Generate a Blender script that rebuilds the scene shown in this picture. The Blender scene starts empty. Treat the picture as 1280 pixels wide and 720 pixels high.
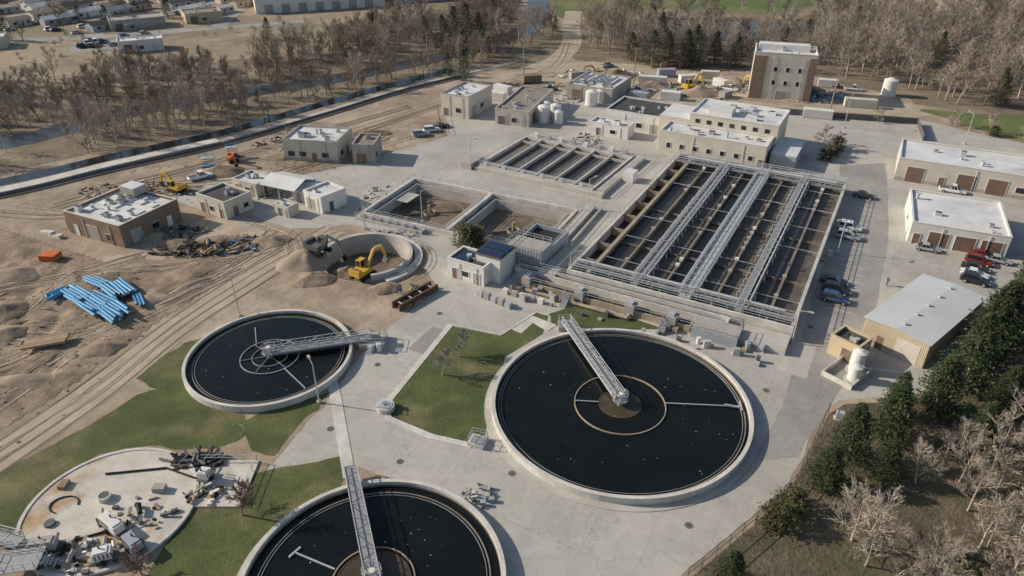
import bpy, math, random
from mathutils import Vector, Matrix, noise
from mathutils.geometry import tessellate_polygon
R=random.Random(7)
col=bpy.context.scene.collection
sin,cos,pi=math.sin,math.cos,math.pi
GR=-28.5
# ---------------------------------------------------------------- materials
def M(name,c1,c2=None,scale=0.5,rough=.85,bump=0.0,bscale=None,spec=.25,metal=0,lo=.35,hi=.65,fine=.12,fscale=8,isl=0,obr=0,world=True,seam=0,third=None,tscale=.05,tlo=.5,thi=.62,blot=0):
    m=bpy.data.materials.new(name); m.use_nodes=True; nt=m.node_tree; N=nt.nodes; L=nt.links
    b=N['Principled BSDF']; b.inputs['Roughness'].default_value=rough; b.inputs['Metallic'].default_value=metal
    b.inputs['Specular IOR Level'].default_value=spec
    if world: src=N.new('ShaderNodeNewGeometry').outputs['Position']
    else: src=N.new('ShaderNodeTexCoord').outputs['Object']
    c2=c2 or tuple(x*.8 for x in c1)
    n=N.new('ShaderNodeTexNoise'); n.inputs['Scale'].default_value=scale; n.inputs['Detail'].default_value=7; n.inputs['Roughness'].default_value=.62
    L.new(src,n.inputs['Vector'])
    r=N.new('ShaderNodeValToRGB'); r.color_ramp.elements[0].position=lo; r.color_ramp.elements[1].position=hi
    r.color_ramp.elements[0].color=(*c1,1); r.color_ramp.elements[1].color=(*c2,1); L.new(n.outputs['Fac'],r.inputs['Fac'])
    out=r.outputs['Color']
    def mul(out,facsock,amt):
        mr=N.new('ShaderNodeMapRange'); mr.inputs['To Min'].default_value=1-amt; mr.inputs['To Max'].default_value=1+amt
        L.new(facsock,mr.inputs['Value'])
        v=N.new('ShaderNodeVectorMath'); v.operation='SCALE'; L.new(out,v.inputs[0]); L.new(mr.outputs[0],v.inputs['Scale']); return v.outputs[0]
    if third:
        n3=N.new('ShaderNodeTexNoise'); n3.inputs['Scale'].default_value=tscale; n3.inputs['Detail'].default_value=8; n3.inputs['Roughness'].default_value=.6; L.new(src,n3.inputs['Vector'])
        r3=N.new('ShaderNodeMapRange'); r3.inputs['From Min'].default_value=tlo; r3.inputs['From Max'].default_value=thi; L.new(n3.outputs['Fac'],r3.inputs['Value'])
        mx=N.new('ShaderNodeMix'); mx.data_type='RGBA'; L.new(r3.outputs[0],mx.inputs['Factor']); L.new(out,mx.inputs['A']); mx.inputs['B'].default_value=(*third,1); out=mx.outputs['Result']
    if blot:
        n4=N.new('ShaderNodeTexNoise'); n4.inputs['Scale'].default_value=.22; n4.inputs['Detail'].default_value=9; n4.inputs['Roughness'].default_value=.68; n4.inputs['Distortion'].default_value=.6; L.new(src,n4.inputs['Vector'])
        mr4=N.new('ShaderNodeMapRange'); mr4.inputs['From Min'].default_value=.38; mr4.inputs['From Max'].default_value=.62; L.new(n4.outputs['Fac'],mr4.inputs['Value'])
        out=mul(out,mr4.outputs[0],blot)
    if fine:
        n2=N.new('ShaderNodeTexNoise'); n2.inputs['Scale'].default_value=fscale; n2.inputs['Detail'].default_value=5; n2.inputs['Roughness'].default_value=.7; L.new(src,n2.inputs['Vector'])
        out=mul(out,n2.outputs['Fac'],fine*2.2)
    if seam:
        mp=N.new('ShaderNodeMapping'); mp.inputs['Rotation'].default_value=(0,0,math.radians(28.5)); L.new(src,mp.inputs['Vector'])
        br=N.new('ShaderNodeTexBrick'); br.offset=0.0; br.inputs['Scale'].default_value=1; br.inputs['Brick Width'].default_value=seam; br.inputs['Row Height'].default_value=seam
        br.inputs['Mortar Size'].default_value=.04; br.inputs['Color1'].default_value=(1,1,1,1); br.inputs['Color2'].default_value=(.93,.93,.92,1); br.inputs['Mortar'].default_value=(.8,.78,.76,1)
        L.new(mp.outputs[0],br.inputs['Vector'])
        mx=N.new('ShaderNodeMix'); mx.data_type='RGBA'; mx.blend_type='MULTIPLY'; mx.inputs['Factor'].default_value=1; L.new(out,mx.inputs['A']); L.new(br.outputs['Color'],mx.inputs['B']); out=mx.outputs['Result']
        vo=N.new('ShaderNodeTexVoronoi'); vo.feature='DISTANCE_TO_EDGE'; vo.inputs['Scale'].default_value=.07
        nd=N.new('ShaderNodeTexNoise'); nd.inputs['Scale'].default_value=.5; nd.inputs['Detail'].default_value=5; L.new(src,nd.inputs['Vector'])
        sc_=N.new('ShaderNodeVectorMath'); sc_.operation='SCALE'; sc_.inputs['Scale'].default_value=6; L.new(nd.outputs['Color'],sc_.inputs[0]); va=N.new('ShaderNodeVectorMath'); L.new(src,va.inputs[0]); L.new(sc_.outputs[0],va.inputs[1]); L.new(va.outputs[0],vo.inputs['Vector'])
        mr=N.new('ShaderNodeMapRange'); mr.inputs['From Max'].default_value=.010; mr.inputs['To Min'].default_value=.8; mr.inputs['To Max'].default_value=1; L.new(vo.outputs['Distance'],mr.inputs['Value'])
        v=N.new('ShaderNodeVectorMath'); v.operation='SCALE'; L.new(out,v.inputs[0]); L.new(mr.outputs[0],v.inputs['Scale']); out=v.outputs[0]
    if isl:
        g=N.new('ShaderNodeNewGeometry'); out=mul(out,g.outputs['Random Per Island'],isl)
    if obr:
        g=N.new('ShaderNodeObjectInfo'); out=mul(out,g.outputs['Random'],obr)
    L.new(out,b.inputs['Base Color'])
    if bump:
        nb=N.new('ShaderNodeTexNoise'); nb.inputs['Scale'].default_value=bscale or scale*3; nb.inputs['Detail'].default_value=6; L.new(src,nb.inputs['Vector'])
        bp=N.new('ShaderNodeBump'); bp.inputs['Strength'].default_value=1; bp.inputs['Distance'].default_value=bump; L.new(nb.outputs['Fac'],bp.inputs['Height']); L.new(bp.outputs[0],b.inputs['Normal'])
    return m
DIRT=M('dirt',(.36,.28,.20),(.245,.187,.132),.07,.95,.22,.35,third=(.42,.34,.25),tscale=.028,fine=.14,fscale=1.5,blot=.16)
DIRT2=M('rough_dirt',(.33,.25,.172),(.20,.148,.102),.13,.95,.3,.5,third=(.15,.108,.076),tscale=.06,tlo=.53,thi=.63,fine=.18,fscale=1.5,blot=.25)
TRACKM=M('packed_dirt',(.43,.355,.26),(.36,.295,.21),.15,.95,.06,1,fine=.1,fscale=1.2,blot=.12)
RUT=M('tyre_rut_dirt',(.235,.178,.126),(.30,.232,.166),.4,.95,.05,2,fine=.15,fscale=1.5)
RUTL=M('light_tyre_rut_dirt',(.45,.375,.28),(.37,.30,.22),.4,.95,.05,2,fine=.15,fscale=1.5)
PAVE=M('concrete_pavement',(.48,.445,.39),(.41,.38,.33),.05,.9,.02,4,seam=6.2,third=(.355,.325,.285),tscale=.04,tlo=.52,thi=.72,fine=.09,fscale=.9,blot=.06)
ASPH=M('worn_asphalt',(.34,.32,.29),(.27,.255,.235),.06,.9,.02,4,third=(.40,.375,.335),tscale=.05,tlo=.5,thi=.7,fine=.1,fscale=1.2,seam=40,blot=.06)
CONC=M('concrete',(.49,.455,.40),(.385,.355,.31),.25,.85,.02,4,fine=.12,fscale=2)
CONCW=M('light_concrete',(.62,.58,.515),(.47,.44,.39),.3,.8,.01,4,fine=.12,fscale=1.5,blot=.08)
CONCT=M('tan_concrete',(.40,.32,.23),(.30,.235,.17),.4,.85,0,fine=.12)
CONCD=M('stained_concrete',(.26,.225,.18),(.16,.138,.11),.3,.9,fine=.15)
SLAB=M('slab_concrete',(.61,.56,.485),(.49,.44,.37),.25,.85,third=(.37,.23,.12),tscale=.12,tlo=.54,thi=.67,fine=.14,fscale=2,blot=.1)
GRASS=M('grass',(.066,.086,.028),(.102,.115,.042),.10,.95,.08,4,third=(.175,.145,.075),tscale=.11,tlo=.50,thi=.70,fine=.22,fscale=2.2,blot=.15)
LITTER=M('leaf_litter',(.225,.175,.122),(.145,.112,.078),.12,.95,.2,2,third=(.28,.225,.15),tscale=.06,fine=.3,fscale=2,blot=.15)
LITTERG=M('hedgerow_litter',(.16,.122,.082),(.085,.073,.047),.2,.95,.2,2,third=(.085,.088,.045),tscale=.09,tlo=.54,thi=.66,fine=.3,fscale=2,blot=.2)
FIELD=M('dry_field',(.34,.265,.18),(.255,.198,.132),.03,.95,.1,1,third=(.20,.17,.10),tscale=.02,fine=.2,fscale=.8,blot=.12)
PARK=M('park_grass',(.10,.135,.04),(.13,.155,.055),.03,.95,fine=.12,fscale=.6,third=(.2,.18,.08),tscale=.03)
SAND=M('sand',(.48,.36,.25),(.42,.31,.21),.05,.95)
WATER=M('dark_water',(.006,.008,.0075),(.010,.012,.010),.15,.14,.012,2.5,spec=.22,fine=0)
MURK=M('brown_water',(.085,.062,.04),(.06,.045,.03),.5,.25,.01,2,fine=.15)
RIVER=M('river_water',(.04,.045,.048),(.055,.06,.062),.05,.25,.03,1,spec=.22,fine=0)
MUD=M('aeration_liquor',(.13,.107,.083),(.072,.059,.047),.3,.5,.04,3,third=(.18,.152,.12),tscale=.45,tlo=.54,thi=.7,fine=.25,fscale=2)
MUDD=M('dark_liquor',(.058,.048,.038),(.032,.027,.022),.3,.3,.02,3,fine=.2)
SLUDGE=M('sludge_floor',(.23,.176,.126),(.13,.098,.07),.18,.7,.03,2,fine=.2,fscale=2,blot=.15)
STEEL=M('galvanised_steel',(.53,.53,.53),(.43,.435,.44),1,.5,metal=.2,fine=.05)
GRATE=M('steel_grating',(.33,.33,.33),(.26,.26,.26),1.5,.6,metal=.2,fine=.15)
DSTEEL=M('dark_steel',(.12,.12,.12),None,1,.6,fine=.05)
RUST=M('rusty_steel',(.16,.09,.05),(.09,.06,.04),1,.8)
WHT=M('white_paint',(.72,.69,.64),(.60,.57,.53),.4,.6,fine=.08)
WROOF=M('white_roof_membrane',(.66,.65,.62),(.54,.53,.51),.15,.7,third=(.42,.405,.38),tscale=.12,tlo=.53,thi=.72,fine=.08,blot=.07)
MROOF=M('grey_metal_roof',(.53,.54,.53),(.47,.48,.47),.1,.45,fine=.05)
CREAM=M('cream_stucco',(.60,.545,.45),(.51,.46,.385),.3,.85,fine=.08)
TAN=M('tan_siding',(.54,.44,.29),(.47,.38,.25),.3,.7,fine=.06)
BROWN=M('brown_block',(.25,.18,.13),(.20,.143,.105),.5,.85,fine=.1)
GREYW=M('grey_block_wall',(.40,.37,.33),(.31,.285,.255),.4,.85,fine=.1)
DROOF=M('dark_roof',(.085,.08,.075),(.06,.057,.054),.3,.8,fine=.15)
BROOF=M('brown_gravel_roof',(.29,.25,.20),(.22,.185,.145),.3,.9,fine=.2)
GLASS=M('window_glass',(.02,.028,.035),None,1,.08,spec=.7,fine=0)
DOORB=M('brown_door',(.22,.15,.105),(.18,.12,.09),1,.6)
BLUEG=M('blue_grey_panel',(.36,.38,.40),(.29,.31,.33),.5,.5,fine=.08)
SOLAR=M('solar_panel',(.02,.03,.06),None,1,.15,spec=.6,fine=0)
YEL=M('yellow_machine_paint',(.62,.38,.04),(.46,.27,.04),1,.5,fine=.15)
ORNG=M('orange_paint',(.62,.14,.04),None,1,.5)
BLUEP=M('blue_pvc_pipe',(.07,.30,.52),(.055,.23,.42),.6,.4,isl=.35,fine=.05)
LBLUE=M('light_blue_pipe_end',(.45,.66,.8),None,1,.5)
RUB=M('black_rubber',(.02,.02,.02),None,1,.7)
TIMB=M('timber',(.38,.28,.18),(.29,.21,.13),1,.85,isl=.25)
TARP=M('faded_lumber_and_scrap',(.22,.20,.18),(.10,.09,.085),.5,.9,isl=.6)
ROCK=M('loose_stone',(.30,.25,.19),(.22,.18,.14),.5,.95,isl=.35)
LINE=M('faded_white_marking',(.62,.61,.58),(.5,.49,.46),1.5,.8,fine=.1)
BARK=M('pale_bark',(.41,.345,.28),(.30,.25,.20),.5,.9,world=False,isl=.15,obr=.28)
BARKD=M('dark_bark',(.30,.24,.185),(.21,.165,.128),.5,.9,world=False,isl=.2,obr=.35)
BARKG=M('grey_bark',(.36,.33,.29),(.26,.24,.21),.5,.9,world=False,isl=.15,obr=.1)
BARKR=M('reddish_twigs',(.27,.18,.15),(.2,.135,.11),.5,.9,world=False,isl=.2)
NEED=M('conifer_needles',(.038,.052,.024),(.070,.082,.035),.5,.75,world=False,isl=.55,obr=.25,fine=.15)
NEEDB=M('olive_foliage',(.08,.082,.036),(.12,.108,.05),.6,.8,world=False,isl=.5,obr=.25,fine=.15)
def paint(n,c): return M(n,c,tuple(x*.93 for x in c),1,.3,spec=.5,fine=0)
CARW=paint('car_paint_white',(.75,.75,.75)); CARD=paint('car_paint_dark',(.03,.033,.04)); CARR=paint('car_paint_maroon',(.22,.02,.02)); CARG=paint('car_paint_silver',(.38,.39,.41)); CARB=paint('car_paint_blue',(.05,.09,.18))
LAMPW=M('headlamp',(.7,.7,.68),None,1,.2,fine=0); REDL=M('tail_lamp',(.4,.02,.02),None,1,.3,fine=0)
# ---------------------------------------------------------------- mesh helper
class MB:
    def __init__(s): s.v=[];s.f=[];s.mi=[];s.m=[]
    def _m(s,m):
        if m not in s.m: s.m.append(m)
        return s.m.index(m)
    def add(s,vs,fs,m):
        k=len(s.v); s.v+=[tuple(v) for v in vs]; i=s._m(m)
        for f in fs: s.f.append([k+a for a in f]); s.mi.append(i)
    def box(s,x0,y0,z0,x1,y1,z1,m,top=None):
        s.add([(x0,y0,z0),(x1,y0,z0),(x1,y1,z0),(x0,y1,z0),(x0,y0,z1),(x1,y0,z1),(x1,y1,z1),(x0,y1,z1)],
          [(0,3,2,1),(0,1,5,4),(1,2,6,5),(2,3,7,6),(3,0,4,7)],m)
        k=len(s.v)-8; s.f.append([k+4,k+5,k+6,k+7]); s.mi.append(s._m(top or m))
    def bar(s,p,q,w,h,m):
        p=Vector(p);q=Vector(q);d=(q-p)
        if d.length<1e-5:return
        d.normalize(); u=Vector((0,0,1))
        if abs(d.z)>.95: u=Vector((1,0,0))
        sd=d.cross(u).normalized()*w/2; up=sd.cross(d).normalized()*h/2
        vs=[p-sd-up,p+sd-up,p+sd+up,p-sd+up,q-sd-up,q+sd-up,q+sd+up,q-sd+up]
        s.add(vs,[(0,1,2,3),(7,6,5,4),(0,4,5,1),(1,5,6,2),(2,6,7,3),(3,7,4,0)],m)
    def cyl(s,p,q,r,m,n=12,r2=None,cap=True,capm=None):
        p=Vector(p);q=Vector(q);d=(q-p).normalized(); r2=r if r2 is None else r2
        u=Vector((0,0,1)) if abs(d.z)<.9 else Vector((1,0,0))
        a=d.cross(u).normalized(); b=a.cross(d)
        vs=[]
        for c,rr in((p,r),(q,r2)):
            for i in range(n):
                t=2*pi*i/n; vs.append(c+a*rr*cos(t)+b*rr*sin(t))
        s.add(vs,[(i,(i+1)%n,n+(i+1)%n,n+i) for i in range(n)],m)
        if cap:
            k=len(s.v)-2*n; cm=s._m(capm or m)
            s.f.append([k+i for i in range(n)][::-1]); s.mi.append(cm)
            s.f.append([k+n+i for i in range(n)]); s.mi.append(cm)
    def ann(s,cx,cy,r0,r1,z0,z1,m,n=96,a0=0,a1=2*pi):
        full=abs(a1-a0-2*pi)<1e-6; k=n if full else n+1; vs=[]
        for i in range(k):
            t=a0+(a1-a0)*i/n; c,q=cos(t),sin(t)
            vs+=[(cx+r0*c,cy+r0*q,z0),(cx+r1*c,cy+r1*q,z0),(cx+r1*c,cy+r1*q,z1),(cx+r0*c,cy+r0*q,z1)]
        fs=[]
        for i in range(n):
            a=4*i;b=4*((i+1)%k)
            fs+=[(a+1,b+1,b+2,a+2),(a+2,b+2,b+3,a+3),(a+3,b+3,b,a)]
        if not full: fs+=[(0,1,2,3),(4*n+3,4*n+2,4*n+1,4*n)]
        s.add(vs,fs,m)
    def disc(s,cx,cy,r,z,m,n=96): s.add([(cx+r*cos(2*pi*i/n),cy+r*sin(2*pi*i/n),z) for i in range(n)],[tuple(range(n))],m)
    def rail(s,pts,z,m,h=1.05,sp=2.0,t=.05,closed=False):
        pts=[Vector((p[0],p[1],z)) for p in pts]
        if closed: pts.append(pts[0])
        for a,b in zip(pts,pts[1:]):
            L=(b-a).length; k=max(1,int(L/sp+.5))
            for hh in (h,h*.55): s.bar(a+Vector((0,0,hh)),b+Vector((0,0,hh)),t,t,m)
            for i in range(k+1):
                q=a.lerp(b,i/k); s.bar(q,q+Vector((0,0,h)),t,t,m)
    def mesh(s,name):
        me=bpy.data.meshes.new(name); me.from_pydata(s.v,[],s.f)
        for m in s.m: me.materials.append(m)
        me.polygons.foreach_set('material_index',s.mi); me.update(); return me
class O:
    def __init__(s,name,loc=(0,0),rot=0,z=0): s.n=name;s.l=(loc[0],loc[1],z);s.r=math.radians(rot);s.P={}
    def p(s,k='body'): return s.P.setdefault(k,MB())
    def done(s):
        ps=[(k,b) for k,b in s.P.items() if b.f]
        if len(ps)==1: o=bpy.data.objects.new(s.n,ps[0][1].mesh(s.n)); col.objects.link(o)
        else:
            o=bpy.data.objects.new(s.n,None); col.objects.link(o)
            for k,b in ps: c=bpy.data.objects.new(k,b.mesh(k)); col.objects.link(c); c.parent=o
        o.location=s.l; o.rotation_euler=(0,0,s.r); return o
def smooth(pts,k=5,closed=True):
    n=len(pts);out=[]
    rng=range(n) if closed else range(n-1)
    for i in rng:
        g=(lambda j:Vector(pts[j%n])) if closed else (lambda j:Vector(pts[max(0,min(n-1,j))]))
        a,b,c,d=g(i-1),g(i),g(i+1),g(i+2)
        for j in range(k):
            t=j/k; out.append(tuple(.5*((2*b)+(c-a)*t+(2*a-5*b+4*c-d)*t*t+(3*b-3*c+d-a)*t**3)))
    if not closed: out.append(tuple(pts[-1]))
    return out
def sheet(name,pts,z,m,holes=(),sm=0,jit=0,dens=0):
    if sm: pts=smooth(pts,sm)
    if dens:
        q=[]
        for i in range(len(pts)):
            a=Vector(pts[i]);b=Vector(pts[(i+1)%len(pts)]);k=max(1,int((b-a).length/dens)); q+=[tuple(a.lerp(b,j/k)) for j in range(k)]
        pts=q
    if jit: pts=[(x+jit*(noise.noise((x*.35,y*.35,1))+.5*noise.noise((x*1.1,y*1.1,4))),y+jit*(noise.noise((x*.35,y*.35,9))+.5*noise.noise((x*1.1,y*1.1,6)))) for x,y in pts]
    loops=[[Vector((x,y,0)) for x,y in l] for l in [pts,*holes]]
    tri=tessellate_polygon(loops); vs=[(v.x,v.y,z) for l in loops for v in l]
    fs=[]
    for t in tri:
        a,b,c=[Vector(vs[i]) for i in t]
        fs.append(t if (b-a).cross(c-a).z>0 else t[::-1])
    me=bpy.data.meshes.new(name); me.from_pydata(vs,[],fs); me.materials.append(m)
    o=bpy.data.objects.new(name,me); col.objects.link(o); return o
def stripmesh(mb,pts,w,z0,z1,m,sm=0,closed=False):
    if sm: pts=smooth(pts,sm,closed)
    P=[Vector(p) for p in pts]; n=len(P); L=[];Rr=[]
    for i,p in enumerate(P):
        a=P[(i-1)%n] if (closed or i>0) else p; b=P[(i+1)%n] if (closed or i<n-1) else p
        d=(b-a).normalized(); q=Vector((-d.y,d.x))*w/2; L.append(p+q);Rr.append(p-q)
    vs=[]
    for a,b in zip(L,Rr): vs+=[(a.x,a.y,z0),(a.x,a.y,z1),(b.x,b.y,z1),(b.x,b.y,z0)]
    fs=[]
    for i in range(n if closed else n-1):
        a=4*i;b=4*((i+1)%n); fs.append((a+1,a+2,b+2,b+1))
        if z1-z0>.01: fs+=[(a,a+1,b+1,b),(a+2,a+3,b+3,b+2)]
    mb.add(vs,fs,m)
def strip(name,pts,w,z0,z1,m,sm=0,closed=False):
    o=O(name); stripmesh(o.p(),pts,w,z0,z1,m,sm,closed); return o.done()
def L2W(o,rot,x,y):
    a=math.radians(rot); return (o[0]+x*cos(a)-y*sin(a), o[1]+x*sin(a)+y*cos(a))
def inpoly(x,y,P):
    c=False;n=len(P)
    for i in range(n):
        x1,y1=P[i];x2,y2=P[i-1]
        if (y1>y)!=(y2>y) and x<(x2-x1)*(y-y1)/(y2-y1)+x1: c=not c
    return c
def dseg(x,y,a,b):
    a=Vector(a);b=Vector(b);p=Vector((x,y));d=b-a;t=max(0,min(1,(p-a).dot(d)/max(1e-9,d.dot(d))));return (p-a-d*t).length
def dline(x,y,L): return min(dseg(x,y,a,b) for a,b in zip(L,L[1:]))
# ---------------------------------------------------------------- ground & sheets
SQO=(-31.4,137.8); SQR=-25.5
holeT=[L2W(SQO,SQR,*p) for p in ((0,0),(40.2,0),(40.2,20.5),(0,20.5))]
PC=(-27.2,118.6); PRr=8.2
holeP=[(PC[0]+PRr*cos(2*pi*i/40),PC[1]+PRr*sin(2*pi*i/40)) for i in range(40)]
sheet('ground',[(-3000,-1500),(3000,-1500),(3000,4500),(-3000,4500)],0,DIRT,[holeT,holeP])
PV=[(-30.5,64.2),(-25.5,78),(-21.5,93.5),(-18.3,98),(-12.9,108.2),(-16,115),(-15.5,123.2),(-33,133.5),(-40,132),(-47.2,131.9),(-54.9,134),(-74.8,145.8),(-70,157),(-60,163),(-49.8,160),(-39.3,167.3),(-17.3,187.9),(-20,209.2),(-4,238),(30,226),(58.6,213),(68.6,209.2),(93.1,204.3),(116.9,201.7),(138,178),(190,160),(190,100),(95,116.8),(77.7,98.4),(60.6,80.3),(53.9,78.4),(45.7,77.9),(42.5,75.4),(33.3,62.3),(26.9,56.8),(17.7,49.3),(12,40),(0,28),(-10,28),(-10,50),(-4,58),(-21.2,66)]
sheet('pavement',PV,.012,PAVE,[holeT],dens=1.5,jit=.55)
sheet('asphalt_road',[(80,166),(92,168),(88,158),(75,128),(58,96),(45,78),(36,67),(30,66),(37,76),(45,92),(52,106),(66,132)],.020,ASPH,dens=1.5,jit=.3)
sheet('riverbank_floor',[(-140,140),(-118,163),(-95,181),(-70,200),(-45,228),(-20,250),(10,262),(18,275),(20,330),(-10,400),(-40,395),(-62,335),(-82,290),(-125,258),(-170,245),(-240,245),(-240,140)],.006,LITTER,sm=3,jit=5)
sheet('woodland_floor',[(22,280),(45,258),(90,255),(118,232),(126,212),(150,200),(420,260),(420,420),(150,395),(60,370),(25,330)],.009,LITTER,sm=3,jit=5)
sheet('hedgerow_floor',[(18,48.5),(27.3,56),(33.8,61.8),(43,75),(46,77),(54.3,77.7),(61,79.5),(78.3,97.5),(95.5,115.8),(160,108),(160,10),(10,10),(12,39.5)],.008,LITTERG)
sheet('dry_field',[(-330,420),(-330,245),(-170,245),(-118,262),(-70,300),(-40,420)],.003,FIELD,sm=2)
sheet('park_lawn',[(15,376),(50,366),(85,376),(130,364),(170,385),(420,370),(420,700),(10,700)],.012,PARK,sm=3)
sheet('sand_diamond',[(185,378),(240,372),(270,410),(200,425)],.016,SAND,sm=5)
sheet('pond_water',[(38,318),(55,335),(80,342),(120,345),(150,338),(142,322),(110,310),(82,303),(60,307)],.018,RIVER,sm=4)
RV=[(-240,172),(-160,176),(-133,183),(-118,203),(-97,222),(-64,243),(-30,274),(-5,306),(10,340),(15,420)]
strip('river_water',RV,11,.014,.014,RIVER,sm=5)
sheet('lawn',[(122,212),(127,201),(136,182),(175,168),(220,190),(200,226),(150,206)],.022,PARK,sm=3)
sheet('lawn',[(-9.7,96.2),(-1.9,93.5),(4.2,100),(5.9,99.2),(4.8,94),(-1,88),(-3.1,76.2),(-3.6,70.6),(-5.1,69.2),(-10.4,70.9),(-16.3,74.3),(-17,77)],.05,GRASS)
sheet('lawn',[(6.2,100),(11,102.6),(16.4,100.2),(24.6,95.4),(19,95.4),(10,95.6),(6.2,96.3)],.05,GRASS,dens=1,jit=.3)
sheet('lawn',[(-56,84),(-50,92),(-44,98),(-36,74),(-26.6,79),(-25.4,80),(-30.4,66.5),(-33,68),(-36,73),(-49,79)],.018,GRASS,dens=1,jit=.8)
sheet('lawn',[(-66,60),(-60,68),(-57,72),(-51,80),(-44,77),(-37,73.5),(-35,70),(-42,68),(-46.5,69),(-52,67),(-54.5,63),(-56.5,59),(-56,55),(-62,52)],.022,GRASS,sm=4,jit=.6)
sheet('lawn',[(-38.5,47),(-38,55),(-37,59),(-33,63.5),(-21.2,67),(-20.2,64),(-21,60),(-28,50),(-28,44)],.022,GRASS,dens=1,jit=.4)
o=O('lawn_kerb'); stripmesh(o.p(),[(-9.9,96.6),(-1.7,93.7),(4.1,100.3),(6.1,99.5)],.3,0,.13,CONCW)
stripmesh(o.p(),[(-9.9,96.6),(-17.4,77),(-16.6,74),(-10.5,70.5),(-5.1,68.8)],.9,0,.10,CONCW); o.done()
o=O('pathway'); stripmesh(o.p(),[(-26,82),(-25,79.5),(-19.8,63.3)],1.5,0,.07,CONCW)
stripmesh(o.p(),[(0.5,94.8),(3.2,98.3),(6.4,95.6)],2.4,0,.065,CONCW); o.done()
TRK=[(-72,52),(-66,64),(-59,79),(-53.5,96),(-47,111),(-41,121),(-36,131)]
strip('dirt_track',TRK,6,.026,.026,TRACKM,sm=6)
strip('dirt_track',[(-20,236),(0,252),(16,272),(24,300),(26,330),(30,370)],8,.024,.024,TRACKM,sm=6)
sheet('gravel_yard',[(-14,214),(2,248),(30,272),(80,246),(122,216),(118,203),(92,205),(68,210),(40,224),(-3,240)],.017,TRACKM,sm=3,jit=4)
strip('greenway_path',[(-150,128),(-115,151),(-99,166),(-78,184)],3.2,0,.35,CONCW,sm=6)
strip('greenway_path',[(-78,184),(-57,208),(-38,232),(-18,252),(0,268)],2.0,.03,.03,CONC,sm=6)
strip('canal_shadow_band',[(-153,134),(-117,157),(-101,172),(-80,190),(-61,213),(-41,237),(-21,258)],5,.028,.028,WATER,sm=6)  # near-black strip paints in the shadow band along the canal below the trees
o=O('silt_fence'); 
pl=smooth([(-148,124),(-113,147.5),(-97,162),(-76,180),(-54,206),(-36,229),(-17,248)],8,False)
for a,b in zip(pl,pl[1:]): o.p().bar((*a,.5),(*b,.5),.05,.9,DSTEEL)
o.done()
CP=[(-125,120),(-104,132),(-92,126),(-76,118),(-66,119),(-57,121),(-50,113),(-57,98),(-63,80),(-71,63),(-78,52),(-110,70)]
def TH(x,y):
    if not inpoly(x,y,CP): return .03
    d=min(dseg(x,y,CP[k],CP[k-1]) for k in range(len(CP)))
    mk=min(1,d/6);mk=mk*mk*(3-2*mk)
    h=noise.fractal((x*.10,y*.10,3),1,2,4); r=abs(noise.noise((x*.16+y*.08,y*.07,7)))
    return .03+mk*max(0,(.35+.8*h-.4*(1-min(1,r*5))+.06*noise.noise((x*1.1,y*1.1,0))))
mb=MB(); nx,ny=118,118; x0,y0,dx=-128,50,.72; idx={}
for j in range(ny):
    for i in range(nx):
        x=x0+i*dx;y=y0+j*dx
        if inpoly(x,y,CP): idx[i,j]=len(mb.v); mb.v.append((x,y,TH(x,y)))
mb._m(DIRT2)
for (i,j),a in list(idx.items()):
    if (i+1,j) in idx and (i+1,j+1) in idx and (i,j+1) in idx: mb.f.append([a,idx[i+1,j],idx[i+1,j+1],idx[i,j+1]]);mb.mi.append(0)
me=mb.mesh('construction_terrain'); me.polygons.foreach_set('use_smooth',[True]*len(me.polygons)); col.objects.link(bpy.data.objects.new('construction_terrain',me))
o=O('tyre_tracks'); b=o.p()
def tyre(pts,m,gauge=1.9,w=.42,lift=.035):
    c=smooth(pts,10,False)
    for s in(-gauge/2,gauge/2):
        vs=[];n=len(c)
        for i,p in enumerate(c):
            a=Vector(c[max(0,i-1)]);e=Vector(c[min(n-1,i+1)]);d=(e-a).normalized();q=Vector((-d.y,d.x))
            ww=w*(.75+.4*noise.noise((p[0]*.6,p[1]*.6,s)))
            for t in(-ww/2,ww/2): v=Vector(p)+q*(s+t); vs.append((v.x,v.y,TH(v.x,v.y)+lift))
        b.add(vs,[(2*i,2*i+1,2*i+3,2*i+2) for i in range(n-1)],m)
rr=random.Random(55)
base=[TRK,[(-110,70),(-92,84),(-82,98),(-78,112),(-70,121)],[(-95,62),(-84,76),(-72,90),(-66,96),(-58,106),(-50,116)],[(-120,112),(-104,112),(-92,106),(-80,110),(-66,114),(-54,118),(-44,124)],[(-82,60),(-74,74),(-68,88),(-62,98),(-56,108),(-50,118),(-46,130)],[(-112,96),(-98,90),(-88,92),(-74,94),(-62,90)],
 [(-100,142),(-88,152),(-72,156),(-58,160),(-46,172),(-34,188)],[(-96,150),(-80,162),(-66,176),(-48,196),(-32,214)],[(-60,140),(-52,134),(-44,128),(-40,118)],[(-60,172),(-46,186),(-30,206),(-14,226),(4,244)],[(-110,140),(-94,138),(-84,148),(-70,152)]]
for p in base:
    for k in range(3):
        ox,oy=rr.uniform(-2.2,2.2),rr.uniform(-1.6,1.6); tyre([(x+ox+rr.uniform(-.9,.9),y+oy+rr.uniform(-.9,.9)) for x,y in p],[RUT,RUTL,RUT][k],lift=.036+.004*k+.001*base.index(p))
for p in ([(20,236),(40,244),(60,242),(84,228),(108,214)],[(0,250),(24,256),(50,250),(76,236),(100,222)],[(-8,228),(6,246),(18,268),(24,300)],[(30,230),(52,232),(72,224),(96,212)]):
    for k in range(2): ox=rr.uniform(-2,2); tyre([(x+ox,y+rr.uniform(-1.5,1.5)) for x,y in p],[RUT,RUTL][k],w=.6,lift=.03+.005*k)
o.done()
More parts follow.
